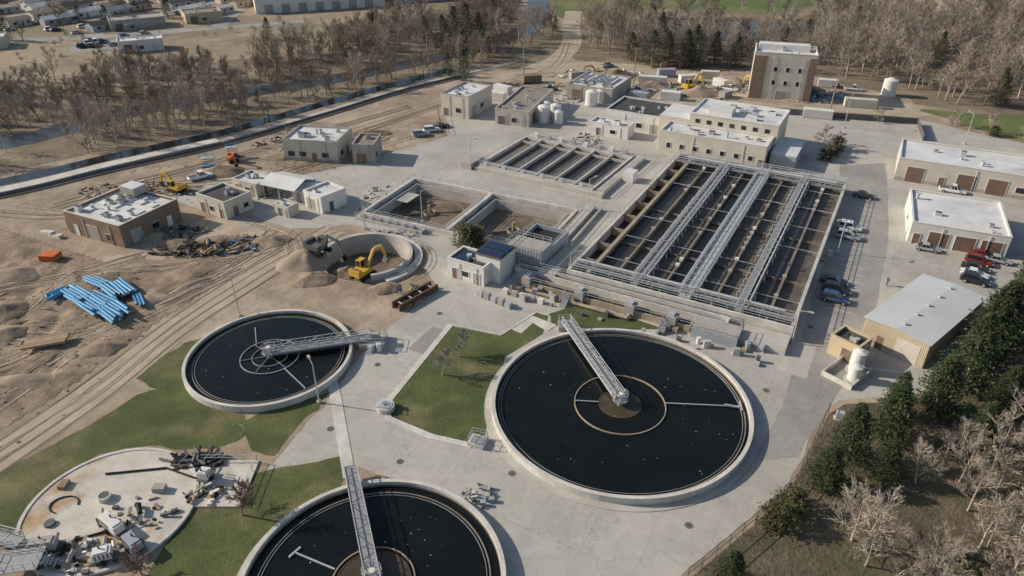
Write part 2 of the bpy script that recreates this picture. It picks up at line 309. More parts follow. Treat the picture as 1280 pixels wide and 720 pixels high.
def pile(name,x,y,rx,ry,h,m,seed=0,z=0):
    b=MB();n=26;vs=[]
    for j in range(9):
        t=j/8
        for i in range(n):
            a=2*pi*i/n; k=1+.3*noise.noise((cos(a)*1.4+seed,sin(a)*1.4,t)); zz=h*(1-t**1.3)*(1+.35*noise.noise((cos(a)*2*t+seed,sin(a)*2*t,5)))
            vs.append((rx*t*k*cos(a),ry*t*k*sin(a),zz if j<8 else -.15))
    b.add(vs,[(j*n+i,(j+1)*n+i,(j+1)*n+(i+1)%n,j*n+(i+1)%n) for j in range(8) for i in range(n)],m)
    me=b.mesh(name); me.polygons.foreach_set('use_smooth',[True]*len(me.polygons)); o=bpy.data.objects.new(name,me); o.location=(x,y,z); col.objects.link(o)
for i,(x,y,rx,ry,h) in enumerate([(-38.5,117,5,5,2.6),(-36,111,5,3,1.3),(-84,100,5,4,1.6),(-80,94,4,3,1.1),(-57,126,6,2.5,1.2),(-66,124,5,3,1.3),(-62,104,4,3,.9),(-47,126,4,3,1.1),(-72,128,4,2.5,1.),(-90,112,5,4,1.3),(-22,108,3,2.4,1.),(-63,90,4,2.5,.9),(-70,82,6,2,.9),(-16,104,2,2,.8),(-70,162,6,4,1.5),(-58,172,5,3,1.3),(-50,184,8,4,1.8),(-38,190,6,3,1.2),(60,228,8,5,2.4),(46,236,7,4,2),(22,238,6,4,1.8),(74,240,6,4,2),(95,232,6,4,2),(36,250,7,5,2.2),(88,222,5,3,1.5)]):
    pile('dirt_pile',x,y,rx,ry,h,DIRT2 if i%3 else DIRT,i*3.1)
# ---------------------------------------------------------------- clarifiers
def truss(b,p,q,w,z,m,h=1.15,deck=.12,sp=1.9):
    p=Vector((*p,z));q=Vector((*q,z));d=(q-p).normalized();s=Vector((-d.y,d.x,0))*w/2;L=(q-p).length;k=max(1,int(L/sp))
    b.bar(p,q,w-.15,deck,GRATE)
    for i in range(k+1): e=p.lerp(q,i/k); b.bar(e-s+Vector((0,0,.07)),e+s+Vector((0,0,.07)),.08,.06,m)
    for sg in(-1,1):
        a=p+s*sg;c=q+s*sg
        for hh in(.0,.5*h,h): b.bar(a+Vector((0,0,hh)),c+Vector((0,0,hh)),.08,.08 if hh else .35,m)
        for i in range(k+1):
            e=a.lerp(c,i/k); b.bar(e,e+Vector((0,0,h)),.07,.07,m)
            if i<k:
                f=a.lerp(c,(i+1)/k); b.bar(e,f+Vector((0,0,h)),.06,.06,m) if i%2 else b.bar(e+Vector((0,0,h)),f,.06,.06,m)
def clarifier(c,r,wt,wh,wz,launder,apron,baf,murk,bridge,spokes=0,bw=1.4):
    o=O('clarifier_tank',c)
    o.p('wall').ann(0,0,r,r+wt,0,wh,CONCW)
    if apron: o.p('apron').ann(0,0,r+wt,r+wt+apron,0,.09,CONC)
    o.p('water').disc(0,0,r-.01,wz,WATER)
    o.p('wall').ann(0,0,r-.05,r-.003,wz-.1,wz+.28,CONCD)
    o.p('launder').ann(0,0,r-launder,r-launder+.14,wz-.1,wz+.12,CONCD)
    o.p('launder').ann(0,0,r-launder-.32,r-launder-.26,wz-.1,wz+.10,GRATE)
    o.p('baffle_ring').ann(0,0,baf-.07,baf+.06,wz-.1,wz+.18,CONCT if murk else GRATE,64)
    if murk: o.p('centre_well').disc(0,0,murk,wz+.012,MURK,48); o.p('centre_well').ann(0,0,murk-.06,murk+.03,wz-.1,wz+.06,RUST,48)
    for i in range(spokes):
        a=2*pi*i/spokes+.3; o.p('baffle_ring').bar((0,0,wz+.2),(baf*cos(a),baf*sin(a),wz+.2),.07,.07,GRATE)
    if spokes: o.p('baffle_ring').ann(0,0,baf*.6-.05,baf*.6+.03,wz,wz+.2,GRATE,48)
    o.p('drive').cyl((0,0,0),(0,0,wh+.3),.4,STEEL,16); o.p('drive').cyl((0,0,wh+.2),(0,0,wh+.34),1.1,GRATE,20); o.p('drive').cyl((0,0,wh+.34),(0,0,wh+1.2),.42,WHT,14,.35); o.p('drive').box(-.8,-.3,wh+.34,-.3,.3,wh+.9,GREYW)
    o.p('drive').rail([(1.05*cos(t*pi/4),1.05*sin(t*pi/4)) for t in range(8)],wh+.34,STEEL,closed=True)
    for a,b in bridge: truss(o.p('bridge'),a,b,bw,wh+.25,STEEL)
    rr=random.Random(int(c[0]*10))
    for i in range(int(r*2.6)):
        a=rr.random()*2*pi; d=math.sqrt(rr.random())*(r-launder-1); s=rr.uniform(.025,.06)
        o.p('scum').box(d*cos(a)-s,d*sin(a)-s,wz+.005,d*cos(a)+s,d*sin(a)+s,wz+.03,WHT if i%3==0 else TIMB)
    return o
B=(14.8,76.5)
o=clarifier(B,17.1,.5,1.1,.45,.55,1.0,6.2,2.9,[((-6.2,19.2),(0,0))])
b=o.p('skimmer'); b.bar((6.2,0,.62),(16.4,-.7,.62),.14,.14,STEEL); b.bar((14.2,-.5,.75),(16.4,-1.1,.75),.2,.25,STEEL); b.bar((16.3,-1.6,.7),(16.5,.3,.7),.2,.2,STEEL); b.bar((-2.9,0.3,.6),(-6.2,.6,.6),.12,.12,STEEL)
o.p('stairs').box(-7.4,18.2,0,-5.4,20.4,.8,GRATE); o.p('stairs').rail([(-7.3,18.4),(-7.3,20.3),(-5.5,20.3)],.8,STEEL,sp=1)
o.done()
C2=(-36.4,87.5)
o=clarifier(C2,11.8,.45,1.0,.35,.9,.0,4.3,0,[((14.7,4.0),(-.5,-.1))],6)
b=o.p('skimmer'); b.bar((-3,3.2,.55),(-4.5,7.5,.55),.1,.1,STEEL); b.bar((3,-3,.5),(7.2,-7.6,.5),.1,.1,STEEL)
b=o.p('landing'); b.box(13,2.2,0,16.8,5.8,.9,CONC); b.rail([(13.2,2.4),(16.6,2.4),(16.6,5.6),(13.2,5.6)],.9,STEEL,sp=1.2); b.box(14.6,3.5,.9,15.9,4.6,2.0,GREYW); b.cyl((16.1,2,0),(16.1,2,1.4),.4,WHT)
o.done()
C3=(-14.4,48.3)
o=clarifier(C3,13.3,.5,1.1,.40,1.2,.8,4.3,3.9,[((-5.3,15.6),(0,0)),((0,0),(4.6,-13.6))],0,1.5)
b=o.p('skimmer'); b.bar((-4.3,1.5,.5),(-9,3.6,.5),.15,.15,STEEL); b.bar((-9.5,3,.5),(-8.6,4.3,.5),.2,.2,STEEL)
o.done()
o=O('demolition_slab',(-46.6,58.6)); o.p('slab').disc(0,0,9.2,.22,SLAB,64); o.p('rim').ann(0,0,9.2,9.6,0,.32,CONCW,64)
o.p('slab').box(7.5,0,0,15,7.5,.20,SLAB)
b=o.p('fittings'); b.ann(-1.2,1.2,.6,.8,.2,.8,CONCW,24); b.disc(-1.2,1.2,.6,.75,DSTEEL,20)
for i in range(9):
    a=i*.5; b.bar((-5.5+1.6*cos(a),.2+1.3*sin(a),.3),(-5.5+1.6*cos(a+.5),.2+1.3*sin(a+.5),.3),.12,.12,RUB)
b.cyl((-5.6,-2.6,.22),(-5.6,-2.6,.5),.6,DSTEEL,16)
for i in range(6): b.box(2.6+i*.5,-1.5-.3*i,.22,2.9+i*.5,-1.1-.3*i,.34,DSTEEL)
b.cyl((-3,5,.36),(4,6,.36),.12,RUB,8); b.cyl((3,-3,.36),(-3,-5.5,.36),.12,RUB,8); b.cyl((4,6,.36),(9,4,.36),.12,RUB,8); b.box(4,2,.22,5.4,3,.9,GREYW); b.box(-7.5,2.5,.22,-6.6,3.8,.7,TIMB)
b.rail([(14.8,.2),(14.8,7.3),(8,7.3)],.2,STEEL,sp=1.6)
o.done()
# ---------------------------------------------------------------- aeration basins
AO=(9.6,110.4); W=38.5; Ln=66; H=2.5
o=O('aeration_basin',AO,GR)
w=o.p('walls')
w.box(0,0,0,W,.5,H,CONCW); w.box(0,Ln-.5,0,W,Ln,H,CONCW); w.box(0,.5,0,.5,Ln-.5,H,CONCW); w.box(W-.5,.5,0,W,Ln-.5,H,CONCW)
xs=[3.7,12.3,21.0,29.8]; mids=[8.0,16.6,25.4,34.2]
o.p('liquor').box(.5,.5,.2,3.5,Ln-.5,.6,MUDD)
al=[3.7,8,12.3,16.6,21,25.4,29.8,34.2,38.2]
for i in range(8): o.p('liquor').box(al[i]+.26,.5,.2,al[i+1]-.26,Ln-.5,[1.45,1.3][i%2],[MUDD,MUD,MUD,MUDD,MUD,MUD,MUDD,MUD][i])
for i,x in enumerate(xs): w.box(x-.2,.5,0,x+.2,Ln-.5,H-.05,CONCT if i==0 else CONC)
for x in mids: w.box(x-.2,.5,0,x+.2,Ln-.5,H-.3,CONCD)
k=o.p('walkways')
for i,x in enumerate(xs):
    ww=[.7,1.0,1.9,1.0][i]
    k.box(x-ww/2,.5,H-.04,x+ww/2,Ln-.5,H+.06,[CONCT,GRATE,STEEL,GRATE][i])
    if i: 
        k.rail([(x-ww/2,.6),(x-ww/2,Ln-.6)],H+.06,STEEL,sp=2.5,t=.08); k.rail([(x+ww/2,.6),(x+ww/2,Ln-.6)],H+.06,STEEL,sp=2.5,t=.08)
k.rail([(.2,.2),(W-.2,.2),(W-.2,Ln-.2),(.2,Ln-.2)],H,STEEL,sp=2.5,t=.06,closed=True)
for y,ww in((2.2,1.2),(60.5,1.0),(Ln-1.4,1.2)):
    k.box(.5,y-ww/2,H+.07,W-.5,y+ww/2,H+.15,GRATE); k.rail([(.5,y+ww/2),(W-.5,y+ww/2)],H+.15,STEEL,sp=2.4,t=.07); k.rail([(.5,y-ww/2),(W-.5,y-ww/2)],H+.15,STEEL,sp=2.4,t=.07)
a=o.p('air_piping')
for x in(11.2,13.4,19.6,22.4,30.9): a.cyl((x,3,H+.35),(x,Ln-5,H+.35),.2,STEEL,8)
a.cyl((1,3.4,H+.6),(W-2,3.4,H+.6),.28,STEEL,10); a.cyl((3,Ln-3.4,H+.6),(W-2,Ln-3.4,H+.6),.3,STEEL,10)
rr=random.Random(3)
for j in range(6):
    y=8+j*9.8
    for x in mids:
        if rr.random()<.8: a.bar((x-4,y,H-.1),(x+4,y,H-.1),.08,.08,STEEL)
for j in range(24):
    y=4+j*2.4
    for x in xs[1:]:
        for s in(-1.5,1.5):
            if rr.random()<.75: a.cyl((x+s,y,1.3),(x+s,y,H+.3),.07,STEEL,6); a.bar((x,y,H+.3),(x+s,y,H+.3),.08,.08,STEEL)
    for x in mids:
        if rr.random()<.4: a.box(x-.35,y-.3,H-.3,x+.35,y+.3,H+.1,rr.choice([WHT,STEEL,GREYW,DSTEEL]))
for y in range(6,64,7): a.box(.5,y,.2,3.5,y+.25,H-.3,CONCT)
for i,x in enumerate(mids):
    for y in (16,33,49): a.box(x-4.0,y-.1,.3,x+4.0,y+.1,1.75,CONCD)
o.done()
o=O('channel_gallery',AO,GR); b=o.p('channels')
def trough(b,x0,y0,x1,y1,h,m,liq,t=.3,lz=.5):
    b.box(x0,y0,0,x1,y0+t,h,m);b.box(x0,y1-t,0,x1,y1,h,m);b.box(x0,y0+t,0,x0+t,y1-t,h,m);b.box(x1-t,y0+t,0,x1,y1-t,h,m);b.box(x0+t,y0+t,0,x1-t,y1-t,lz,liq)
trough(b,-9,-2.3,29,-.4,1.7,CONCW,MUDD,lz=1.0)
trough(b,-7,-5.2,24,-3.3,1.2,CONCT,MUDD,lz=.8)
b.box(24.4,-6.2,0,31.5,-2.5,1.9,BLUEG,GREYW); b.box(31.5,-4.4,0,38.4,-.3,1.2,CONCW,CONC)
b.box(-9,-3.2,0,29,-2.4,.5,CONC)
for x in(-6,4,13,20): b.box(x,-5.6,0,x+1.6,-3.4,2.1,GREYW); b.box(x+.3,-5.2,2.1,x+1.2,-4,2.5,STEEL)
k=o.p('railings'); k.rail([(-9,-.6),(29,-.6)],1.7,STEEL,sp=2.2,t=.06); k.rail([(-9,-2.2),(24,-2.2)],1.7,STEEL,sp=2.2,t=.06); k.rail([(-7,-5.1),(24,-5.1)],1.2,STEEL,sp=2.2,t=.06); k.rail([(24.5,-6.1),(31.3,-6.1),(31.3,-2.8)],1.9,STEEL,sp=1.6,t=.06)
k=o.p('stairs')
for x0 in(2.5,19.5):
    for i in range(7): k.box(x0,-6-.3*(7-i),.0,x0+1.1,-6-.3*(7-i)+.3,.22*(i+1),GRATE)
    k.rail([(x0,-8.1),(x0,-5.8)],1.0,STEEL,sp=1)
k=o.p('pipes'); k.cyl((-8,-6.6,.5),(14,-6.6,.5),.3,CONCT,10); k.cyl((14,-6.6,.5),(14,-3,.5),.3,CONCT,10); k.cyl((26,-7.4,0),(26,-7.4,1.1),.35,WHT); k.cyl((33,-5.4,0),(33,-5.4,1.4),.5,STEEL)
for i in range(5): k.box(-8+i*1.7,-9,0,-7+i*1.7,-8.2,.9,GREYW if i%2 else WHT)
rr=random.Random(77)
for i in range(26):
    x=rr.uniform(-8,36);y=rr.uniform(-9.5,-5.6); s=rr.uniform(.3,.8); k.box(x,y,0,x+s,y+s,rr.uniform(.3,1.2),rr.choice([GREYW,STEEL,WHT,DSTEEL,CONCT]))
o.done()
SO=(-8.3,164.6)
o=O('primary_settling_basin',SO,-30.5); w=o.p('walls'); W6,L6,H6=30.5,23.5,1.1
w.box(0,0,0,W6,.5,H6,CONCW);w.box(0,L6-.5,0,W6,L6,H6,CONCW);w.box(0,.5,0,.5,L6-.5,H6,CONCW);w.box(W6-.5,.5,0,W6,L6-.5,H6,CONCW)
for i in range(1,6): w.box(i*W6/6-.28,.5,0,i*W6/6+.28,L6-.5,H6-.03,CONC)
for i in range(6): o.p('liquor').box(i*W6/6+.3,.5,.0,(i+1)*W6/6-.3,L6-.5,.25,[SLUDGE,MUD,MUDD,MUD,MUDD,MUDD][i])
w.box(.5,2.2,0,W6-.5,2.6,H6-.2,CONC); w.box(.5,L6-3.2,0,W6-.5,L6-2.8,H6-.2,CONC)
k=o.p('railings'); k.rail([(.1,.1),(W6-.1,.1),(W6-.1,L6-.1),(.1,L6-.1)],H6,STEEL,sp=2.3,t=.07,closed=True)
for i in(1,2,3,4,5): k.rail([(i*W6/6,.5),(i*W6/6,L6-.5)],H6-.03,STEEL,sp=3,t=.06)
k.box(0,-1.5,0,W6+3,-.2,.9,CONC); k.box(W6+.4,-.1,0,W6+2.6,L6+2,.8,CONC); k.rail([(W6+2.5,-1),(W6+2.5,L6+2)],.8,STEEL,t=.06)
k.box(0,L6+.3,0,W6,L6+2.4,1.0,CONC)
for i in range(8): k.box(2+i*3.6,L6+.8,1.0,3.2+i*3.6,L6+1.8,1.9,GREYW if i%2 else WHT)
k.box(-3.6,-2,0,-.6,4,1.6,GREYW); k.box(W6+3,10,0,W6+5.5,13,2.4,WHT,WROOF)
for i in range(6): k.box(i*W6/6+1.5,.05,H6,i*W6/6+2.6,.9,H6+.7,STEEL)
o.done()
o=O('square_settling_tank',SQO,SQR); w=o.p('walls'); D=-2.3
w.box(-.3,-.3,D,40.5,.3,.9,CONCW);w.box(-.3,20.2,D,40.5,20.8,.9,CONCW);w.box(-.3,.3,D,.3,20.2,.9,CONCW);w.box(39.9,.3,D,40.5,20.2,.9,CONCW);w.box(19.7,.3,D,20.5,20.2,.88,CONCW)
for x0 in(.3,20.5):
    x1=x0+19.4; y0,y1=.3,20.2
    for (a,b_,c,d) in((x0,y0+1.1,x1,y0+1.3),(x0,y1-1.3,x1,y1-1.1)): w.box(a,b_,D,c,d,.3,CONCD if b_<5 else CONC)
    w.box(x0+1.1,y0+1.3,D,x0+1.3,y1-1.3,.3,CONC); w.box(x1-1.3,y0+1.3,D,x1-1.1,y1-1.3,.3,CONC)
    w.box(x0,y0,D,x1,y1,D+.3,SLUDGE); cx,cy=(x0+x1)/2,(y0+y1)/2
    f=o.p('rake_mechanism'); f.ann(cx,cy,7.6,7.9,D+.3,D+.45,CONCD,48); f.ann(cx,cy,1.2,1.3,D+.3,D+.9,CONCT,24); f.cyl((cx,cy,D),(cx,cy,.2),.3,CONCT)
    f.bar((cx,cy,D+.6),(cx+6,cy+4,D+.5),.2,.2,RUST); f.bar((cx,cy,D+.6),(cx-6,cy-4,D+.5),.2,.2,RUST); f.disc(cx-1,cy-3,2.6,D+.33,MUDD,24)
k=o.p('railings'); k.rail([(-.1,-.1),(40.3,-.1),(40.3,20.6),(-.1,20.6)],.9,STEEL,sp=2.2,t=.06,closed=True); k.rail([(20.1,.2),(20.1,20.2)],.9,STEEL,sp=2.2,t=.06)
k.box(41.2,-6,0,43.2,24,.9,CONC); k.rail([(43,-6),(43,24)],.9,STEEL,t=.06); k.box(44.2,-6,0,44.6,24,.6,CONC)
k.box(-.3,-2.4,0,16,-.6,.7,CONC); k.rail([(-.2,-2.3),(16,-2.3)],.7,STEEL,t=.06)
for i in range(7): k.box(1+i*2,-2.1,.7,1.9+i*2,-1.2,1.3,STEEL if i%2 else GREYW)
o.done()
o=O('excavated_round_tank',PC); b=o.p('wall'); b.ann(0,0,8.0,8.6,-2.8,1.3,CONC,64,math.radians(-75),math.radians(170)); b.ann(0,0,8.0,8.5,-2.8,-.02,CONC,30,math.radians(170),math.radians(285))
b.ann(0,0,9.0,10.4,0,.5,CONCW,50,math.radians(-60),math.radians(120)); o.p('floor').disc(0,0,8.1,-2.7,SLUDGE,40); 
k=o.p('railing'); k.rail([(10.2*cos(t*.2),10.2*sin(t*.2)) for t in range(-4,10)],.5,STEEL,sp=2,t=.06)
o.done(); pile('dirt_pile',PC[0]-3,PC[1]-3,6,5,2.6,DIRT2,5,-2.7)
# ---------------------------------------------------------------- buildings
def building(name,org,rot,w,l,h,wall,roof,openings=(),par=.35,hv=3,seed=0,trim=None,base=None):
    o=O(name,org,rot); W_=o.p('walls');t=.25
    W_.box(0,0,0,w,t,h+par,wall);W_.box(0,l-t,0,w,l,h+par,wall);W_.box(0,t,0,t,l-t,h+par,wall);W_.box(w-t,t,0,w,l-t,h+par,wall)
    o.p('roof').box(t,t,h-.3,w-t,l-t,h,roof)
    T=trim or wall
    c=o.p('coping'); e=.06
    c.box(-e,-e,h+par,w+e,t+e,h+par+.1,T);c.box(-e,l-t-e,h+par,w+e,l+e,h+par+.1,T);c.box(-e,t+e,h+par,t+e,l-t-e,h+par+.1,T);c.box(w-t-e,t+e,h+par,w+e,l-t-e,h+par+.1,T)
    if base: c.box(-.04,-.04,0,w+.04,-.003,.8,base); c.box(-.04,0,0,-.003,l,.8,base)
    for f,u,z,ww,hh,m in openings:
        P=o.p('doors' if z<.3 else 'windows')
        fr=.1
        if f=='f': P.box(u,-.055,z,u+ww,0.01,z+hh,m); P.box(u-fr,-.09,z+hh,u+ww+fr,.01,z+hh+.12,T); P.box(u-fr,-.09,z,u,.01,z+hh,T);P.box(u+ww,-.09,z,u+ww+fr,.01,z+hh,T)
        if f=='l': P.box(-.055,u,z,.01,u+ww,z+hh,m); P.box(-.09,u-fr,z+hh,.01,u+ww+fr,z+hh+.12,T)
        if f=='r': P.box(w-.01,u,z,w+.055,u+ww,z+hh,m); P.box(w-.01,u-fr,z+hh,w+.09,u+ww+fr,z+hh+.12,T)
        if f=='f' and z<.3 and ww>2.5:
            for q in range(1,int(hh/.6)): P.box(u,-.062,z+q*.6,u+ww,-.055,z+q*.6+.04,RUST)
    rr=random.Random(seed)
    for i in range(hv):
        x=rr.uniform(1,w-2.5);y=rr.uniform(1,l-2.5);s=rr.uniform(.5,1.5);z=rr.uniform(.4,1.2)
        if rr.random()<.65: o.p('roof_units').box(x,y,h,x+s,y+s*.8,h+z,rr.choice([STEEL,WHT,GREYW])); o.p('roof_units').box(x+.1,y+.1,h+z,x+s-.1,y+s*.8-.1,h+z+.08,DSTEEL)
        else: o.p('roof_units').cyl((x,y,h),(x,y,h+z),.2+s*.1,STEEL,10); o.p('roof_units').cyl((x,y,h+z),(x,y,h+z+.15),.35+s*.1,STEEL,10)
    for x in (w*.33,w*.8): o.p('downpipes').bar((x,-.12,0),(x,-.12,h),.1,.1,T)
    return o
GL=GLASS
o=building('process_building',(-88.8,129.9),-25.6,15.7,14,4.2,BROWN,WROOF,[('f',2,0,1.1,2.2,WHT),('f',6,0,3,3,GREYW),('f',11,.9,1.5,1.2,GL),('r',2,0,2.4,2.6,GREYW),('r',7,1,1.5,1.2,GL),('r',10.5,0,1.1,2.1,WHT)],hv=16,seed=1,trim=CREAM,par=.5)
for i in range(4):
    for j in range(3): o.p('skylights').box(2+i*3.3,2.5+j*3.4,4.2,4+i*3.3,4.2+j*3.4,4.5,WHT)
o.p('rooftop_box').box(3,11,4.7,7,14.2,6.4,GREYW,WROOF); o.p('canopy').box(-2.5,1,2.2,-.1,8,2.4,GREYW); o.p('canopy').box(-2.4,1.1,0,-2.2,1.3,2.2,STEEL); o.p('canopy').box(-2.4,7.6,0,-2.2,7.8,2.2,STEEL)
for i in range(5): o.p('loading_slab').box(-5+i*1.2,-3,0,-4+i*1.2,-2,.5+.2*(i%3),CONCW)
o.done()
building('pump_building',(-66.8,140.6),-33,9,7,3.5,CREAM,DROOF,[('f',1,0,1.1,2.2,DOORB),('f',4,1,1.2,1,GL),('f',7,0,1.0,2.1,DOORB),('r',2,0,1.1,2.2,DOORB),('r',4.6,1,1.2,1,GL)],hv=3,seed=2).done()
building('control_building',(-62.7,150.4),-29,7.4,6,2.8,CREAM,WROOF,[('f',1,0,1,2.1,DOORB),('f',4,1,1.4,1,GL),('r',2,0,1,2.1,DOORB)],hv=2,seed=3).done()
building('equipment_shed',(-44.6,142.4),-40,6,6.6,3.4,WHT,WROOF,[('f',1,0,2.4,2.6,GREYW),('r',2,0,1,2.1,DSTEEL)],hv=1,seed=4).done()
building('equipment_shed',(-50,138.5),-30,4,3,2.0,CREAM,WROOF,[('f',1,0,1,1.8,DOORB)],hv=1,seed=14).done()
def gable(name,org,rot,w,l,h,rh,wall,roof,openings=(),over=.3,closed=True):
    o=O(name,org,rot)
    W_=o.p('walls')
    if closed:
        vs=[(0,0,0),(w,0,0),(w,l,0),(0,l,0),(0,0,h),(w,0,h),(w,l,h),(0,l,h),(0,l/2,h+rh),(w,l/2,h+rh)]
        W_.add(vs,[(0,1,5,4),(2,3,7,6),(1,2,6,9,5),(3,0,4,8,7)],wall)
    else:
        for x in(.2,w/2,w-.2):
            for y in(.2,l-.2): W_.box(x-.1,y-.1,0,x+.1,y+.1,h,STEEL)
    z0=h-over*rh/(l/2)
    vs=[(-over,-over,z0),(w+over,-over,z0),(w+over,l/2,h+rh),(-over,l/2,h+rh),(-over,l+over,z0),(w+over,l+over,z0)]
    vs+=[(x,y,z+.1) for x,y,z in vs]
    o.p('roof').add(vs,[(6,7,8,9),(9,8,11,10),(0,1,7,6),(5,4,10,11),(1,2,8,7),(2,5,11,8),(3,0,6,9),(4,3,9,10),(0,3,2,1),(3,4,5,2)],roof)
    for f,u,z,ww,hh,m in openings:
        P=o.p('doors' if z<.3 else 'windows')
        if f=='f': P.box(u,-.05,z,u+ww,0.01,z+hh,m)
        if f=='l': P.box(-.05,u,z,.01,u+ww,z+hh,m)
        if f=='r': P.box(w-.01,u,z,w+.05,u+ww,z+hh,m)
    return o
gable('open_canopy',(-55,147),-25,9,7.5,3.3,1.2,WHT,WROOF,closed=False).done()
o=gable('storage_shed',(-48,145.5),-25,7,6,2.6,.8,WHT,WROOF,[('f',1,0,1.2,2.1,GREYW),('f',4,0,2,2.2,GREYW)]); o.done()
building('office_building',(-56.5,170.1),-9,14,11,5.0,CREAM,WROOF,[('f',1.2,1.2,1.6,1.2,GL),('f',4.2,1.2,1.6,1.2,GL),('f',7.4,0,1.1,2.2,DOORB),('f',10,1.2,1.6,1.2,GL),('r',2,1.2,1.6,1.2,GL),('r',6,0,1.1,2.2,DOORB)],hv=10,seed=5,trim=GREYW,base=GREYW).done()
building('pump_building',(-39,167.8),-4,5.4,8,4.5,GREYW,BROOF,[('f',1,0,2.4,2.6,DOORB),('r',2,1,1.2,1.2,GL)],hv=2,seed=6).done()
building('blower_building',(-20.6,206.5),-27,9.2,14,6,CREAM,WROOF,[('f',1,0,1.2,2.2,DOORB),('f',5,1.5,1.6,1.2,GL),('r',2,0,2.4,3,GREYW),('r',7,1.5,1.6,1.2,GL)],hv=6,seed=7,trim=GREYW).done()
building('digester_building',(-4.8,198.4),-19,10,24,4,CREAM,BROOF,[('f',1,0,2,2.4,DOORB),('f',5,1,1.4,1.2,GL),('r',3,0,3,3,DOORB),('r',9,1,1.6,1.2,GL),('r',15,0,2,2.6,DOORB)],hv=8,seed=8,trim=CONC).done()
o=building('chemical_building',(17,224),-28,15,17,4,GREYW,WROOF,[('f',2,0,3,3,DOORB),('f',8,1,1.6,1.2,GL)],hv=16,seed=9); 
for i in range(5): o.p('ducts').cyl((1+i*2.6,3,4.6),(1+i*2.6,14,4.6),.35,STEEL,8)
o.done()
def tank(x,y,r,h,m=WHT,n=20):
    o=O('storage_tank',(x,y)); b=o.p('shell'); b.cyl((0,0,0),(0,0,h),r,m,n); b.cyl((0,0,h),(0,0,h+r*.3),r,m,n,r*.25); o.p('ladder').rail([(r+.1,-.3),(r+.1,.3)],0,STEEL,h=h,sp=.6); o.p('pad').cyl((0,0,0),(0,0,.2),r+.4,CONC,n); o.done()
for x,y,r,h in((9,200,1.7,4.5),(12.5,203,1.5,4),(13,198.5,1.3,3.5),(24,216,1.8,4.2),(27,219,1.4,3.6),(10,206,1.3,3.8),(118.5,226,2.1,5),(50.5,84.6,1.0,3.4),(49.3,82.4,.9,2.4)): tank(x,y,r,h)
building('headworks_building',(26,196),-28.5,17,14,4.6,WHT,DROOF,[('f',1.5,0,1.1,2.2,DOORB),('f',5,1.2,1.6,1.2,GL),('f',9,1.2,1.6,1.2,GL),('f',13,0,2.2,2.6,GREYW)],hv=7,seed=10,trim=WHT).done()
building('equipment_shed',(21,190),-28.5,11,5,3,WHT,WROOF,[('f',2,0,1.1,2.1,DOORB),('f',6,1,1.6,1,GL)],hv=4,seed=21).done()
o=building('main_operations_building',(37.4,176.2),GR,26.3,8,5.3,CREAM,WROOF,[('f',2+i*3.4,1.5,1.1,1.3,GL) for i in range(7)]+[('f',24.8,0,1.1,2.3,DOORB)],hv=8,seed=11,trim=WHT)
W_=o.p('upper_storey'); W_.box(5,8.1,0,27,22,8.4,CREAM,WROOF); W_.box(-3,8.1,0,5,20,6.8,CREAM,WROOF); W_.box(27.1,2,0,33,15,3.6,BLUEG,WROOF)
for i in range(7): o.p('windows').box(6.5+i*2.9,8.04,6.3,7.7+i*2.9,8.1,7.3,GL)
c=o.p('coping'); c.box(4.9,8.0,8.4,27.1,8.35,8.8,WHT);c.box(4.9,21.8,8.4,27.1,22.1,8.8,WHT);c.box(4.9,8.36,8.4,5.2,21.79,8.8,WHT);c.box(26.8,8.36,8.4,27.1,21.79,8.8,WHT)
rr=random.Random(5)
for i in range(9):
    x,y=rr.uniform(6,24),rr.uniform(9,19); o.p('roof_units').box(x,y,8.4,x+1.6,y+1.2,9.2,rr.choice([STEEL,GREYW,WHT]))
o.p('roof_units').box(9,10,8.4,15,14,10.0,WHT,WROOF)
o.done()
o=building('tall_process_tower',(73.8,224),-17,18,12,13.2,CREAM,WROOF,[('f',6.2,8.6,1,1.3,GL),('f',9.7,8.6,1,1.3,GL),('f',13.2,8.6,1,1.3,GL),('f',6.2,4.6,1,1.3,GL),('f',9.7,4.6,1,1.3,GL),('f',13.2,4.6,1,1.3,GL),('f',8,0,3.4,2.8,GREYW),('r',3,3,1.4,1.6,GL),('r',7,8,1.4,1.6,GL)],hv=5,seed=12,trim=WHT,par=.8)
b=o.p('brown_panels'); b.box(.1,-.19,0,3.8,-.01,13.0,BROWN); b.box(16,-.19,0,17.9,-.01,13.0,BROWN); b.box(18.01,.1,0,18.15,2.8,13,BROWN); b.box(18.01,9,0,18.15,11.9,13,BROWN)
o.p('penthouse').box(1,7,13.2,16,11,15,WHT,WROOF)
o.done()
building('garage_building',(89.3,157.6),-27,48,14.5,5,CREAM,WROOF,[('f',2.2,0,3.6,3.6,DOORB),('f',9,0,1.2,2.2,DOORB),('f',12.5,0,3.8,3.6,DOORB),('f',18.5,0,3.8,3.6,DOORB),('f',24,1.4,2,1.2,GL),('f',28,0,3.8,3.6,DOORB),('f',34,0,3.8,3.6,DOORB)],hv=10,seed=13,trim=WHT,base=GREYW).done()
building('vehicle_garage',(77.3,125.6),-24,16.6,17.5,4.1,WHT,WROOF,[('f',.8,0,1.2,2.2,DOORB),('f',3.4,0,3.4,3.0,DOORB),('f',7.9,0,3.4,3.0,DOORB),('f',12.3,0,3.4,3.0,DOORB),('l',3,0,1.1,2.1,GREYW),('l',8,1.2,1.5,1.1,GL)],hv=4,seed=15,trim=WHT).done()
o=gable('metal_warehouse',(60.5,85.0),40.4,20,9.6,4.3,.25,TAN,MROOF,[('l',1,0,3.4,3.3,CREAM),('l',6.2,0,1.1,2.2,DOORB)],over=.25)
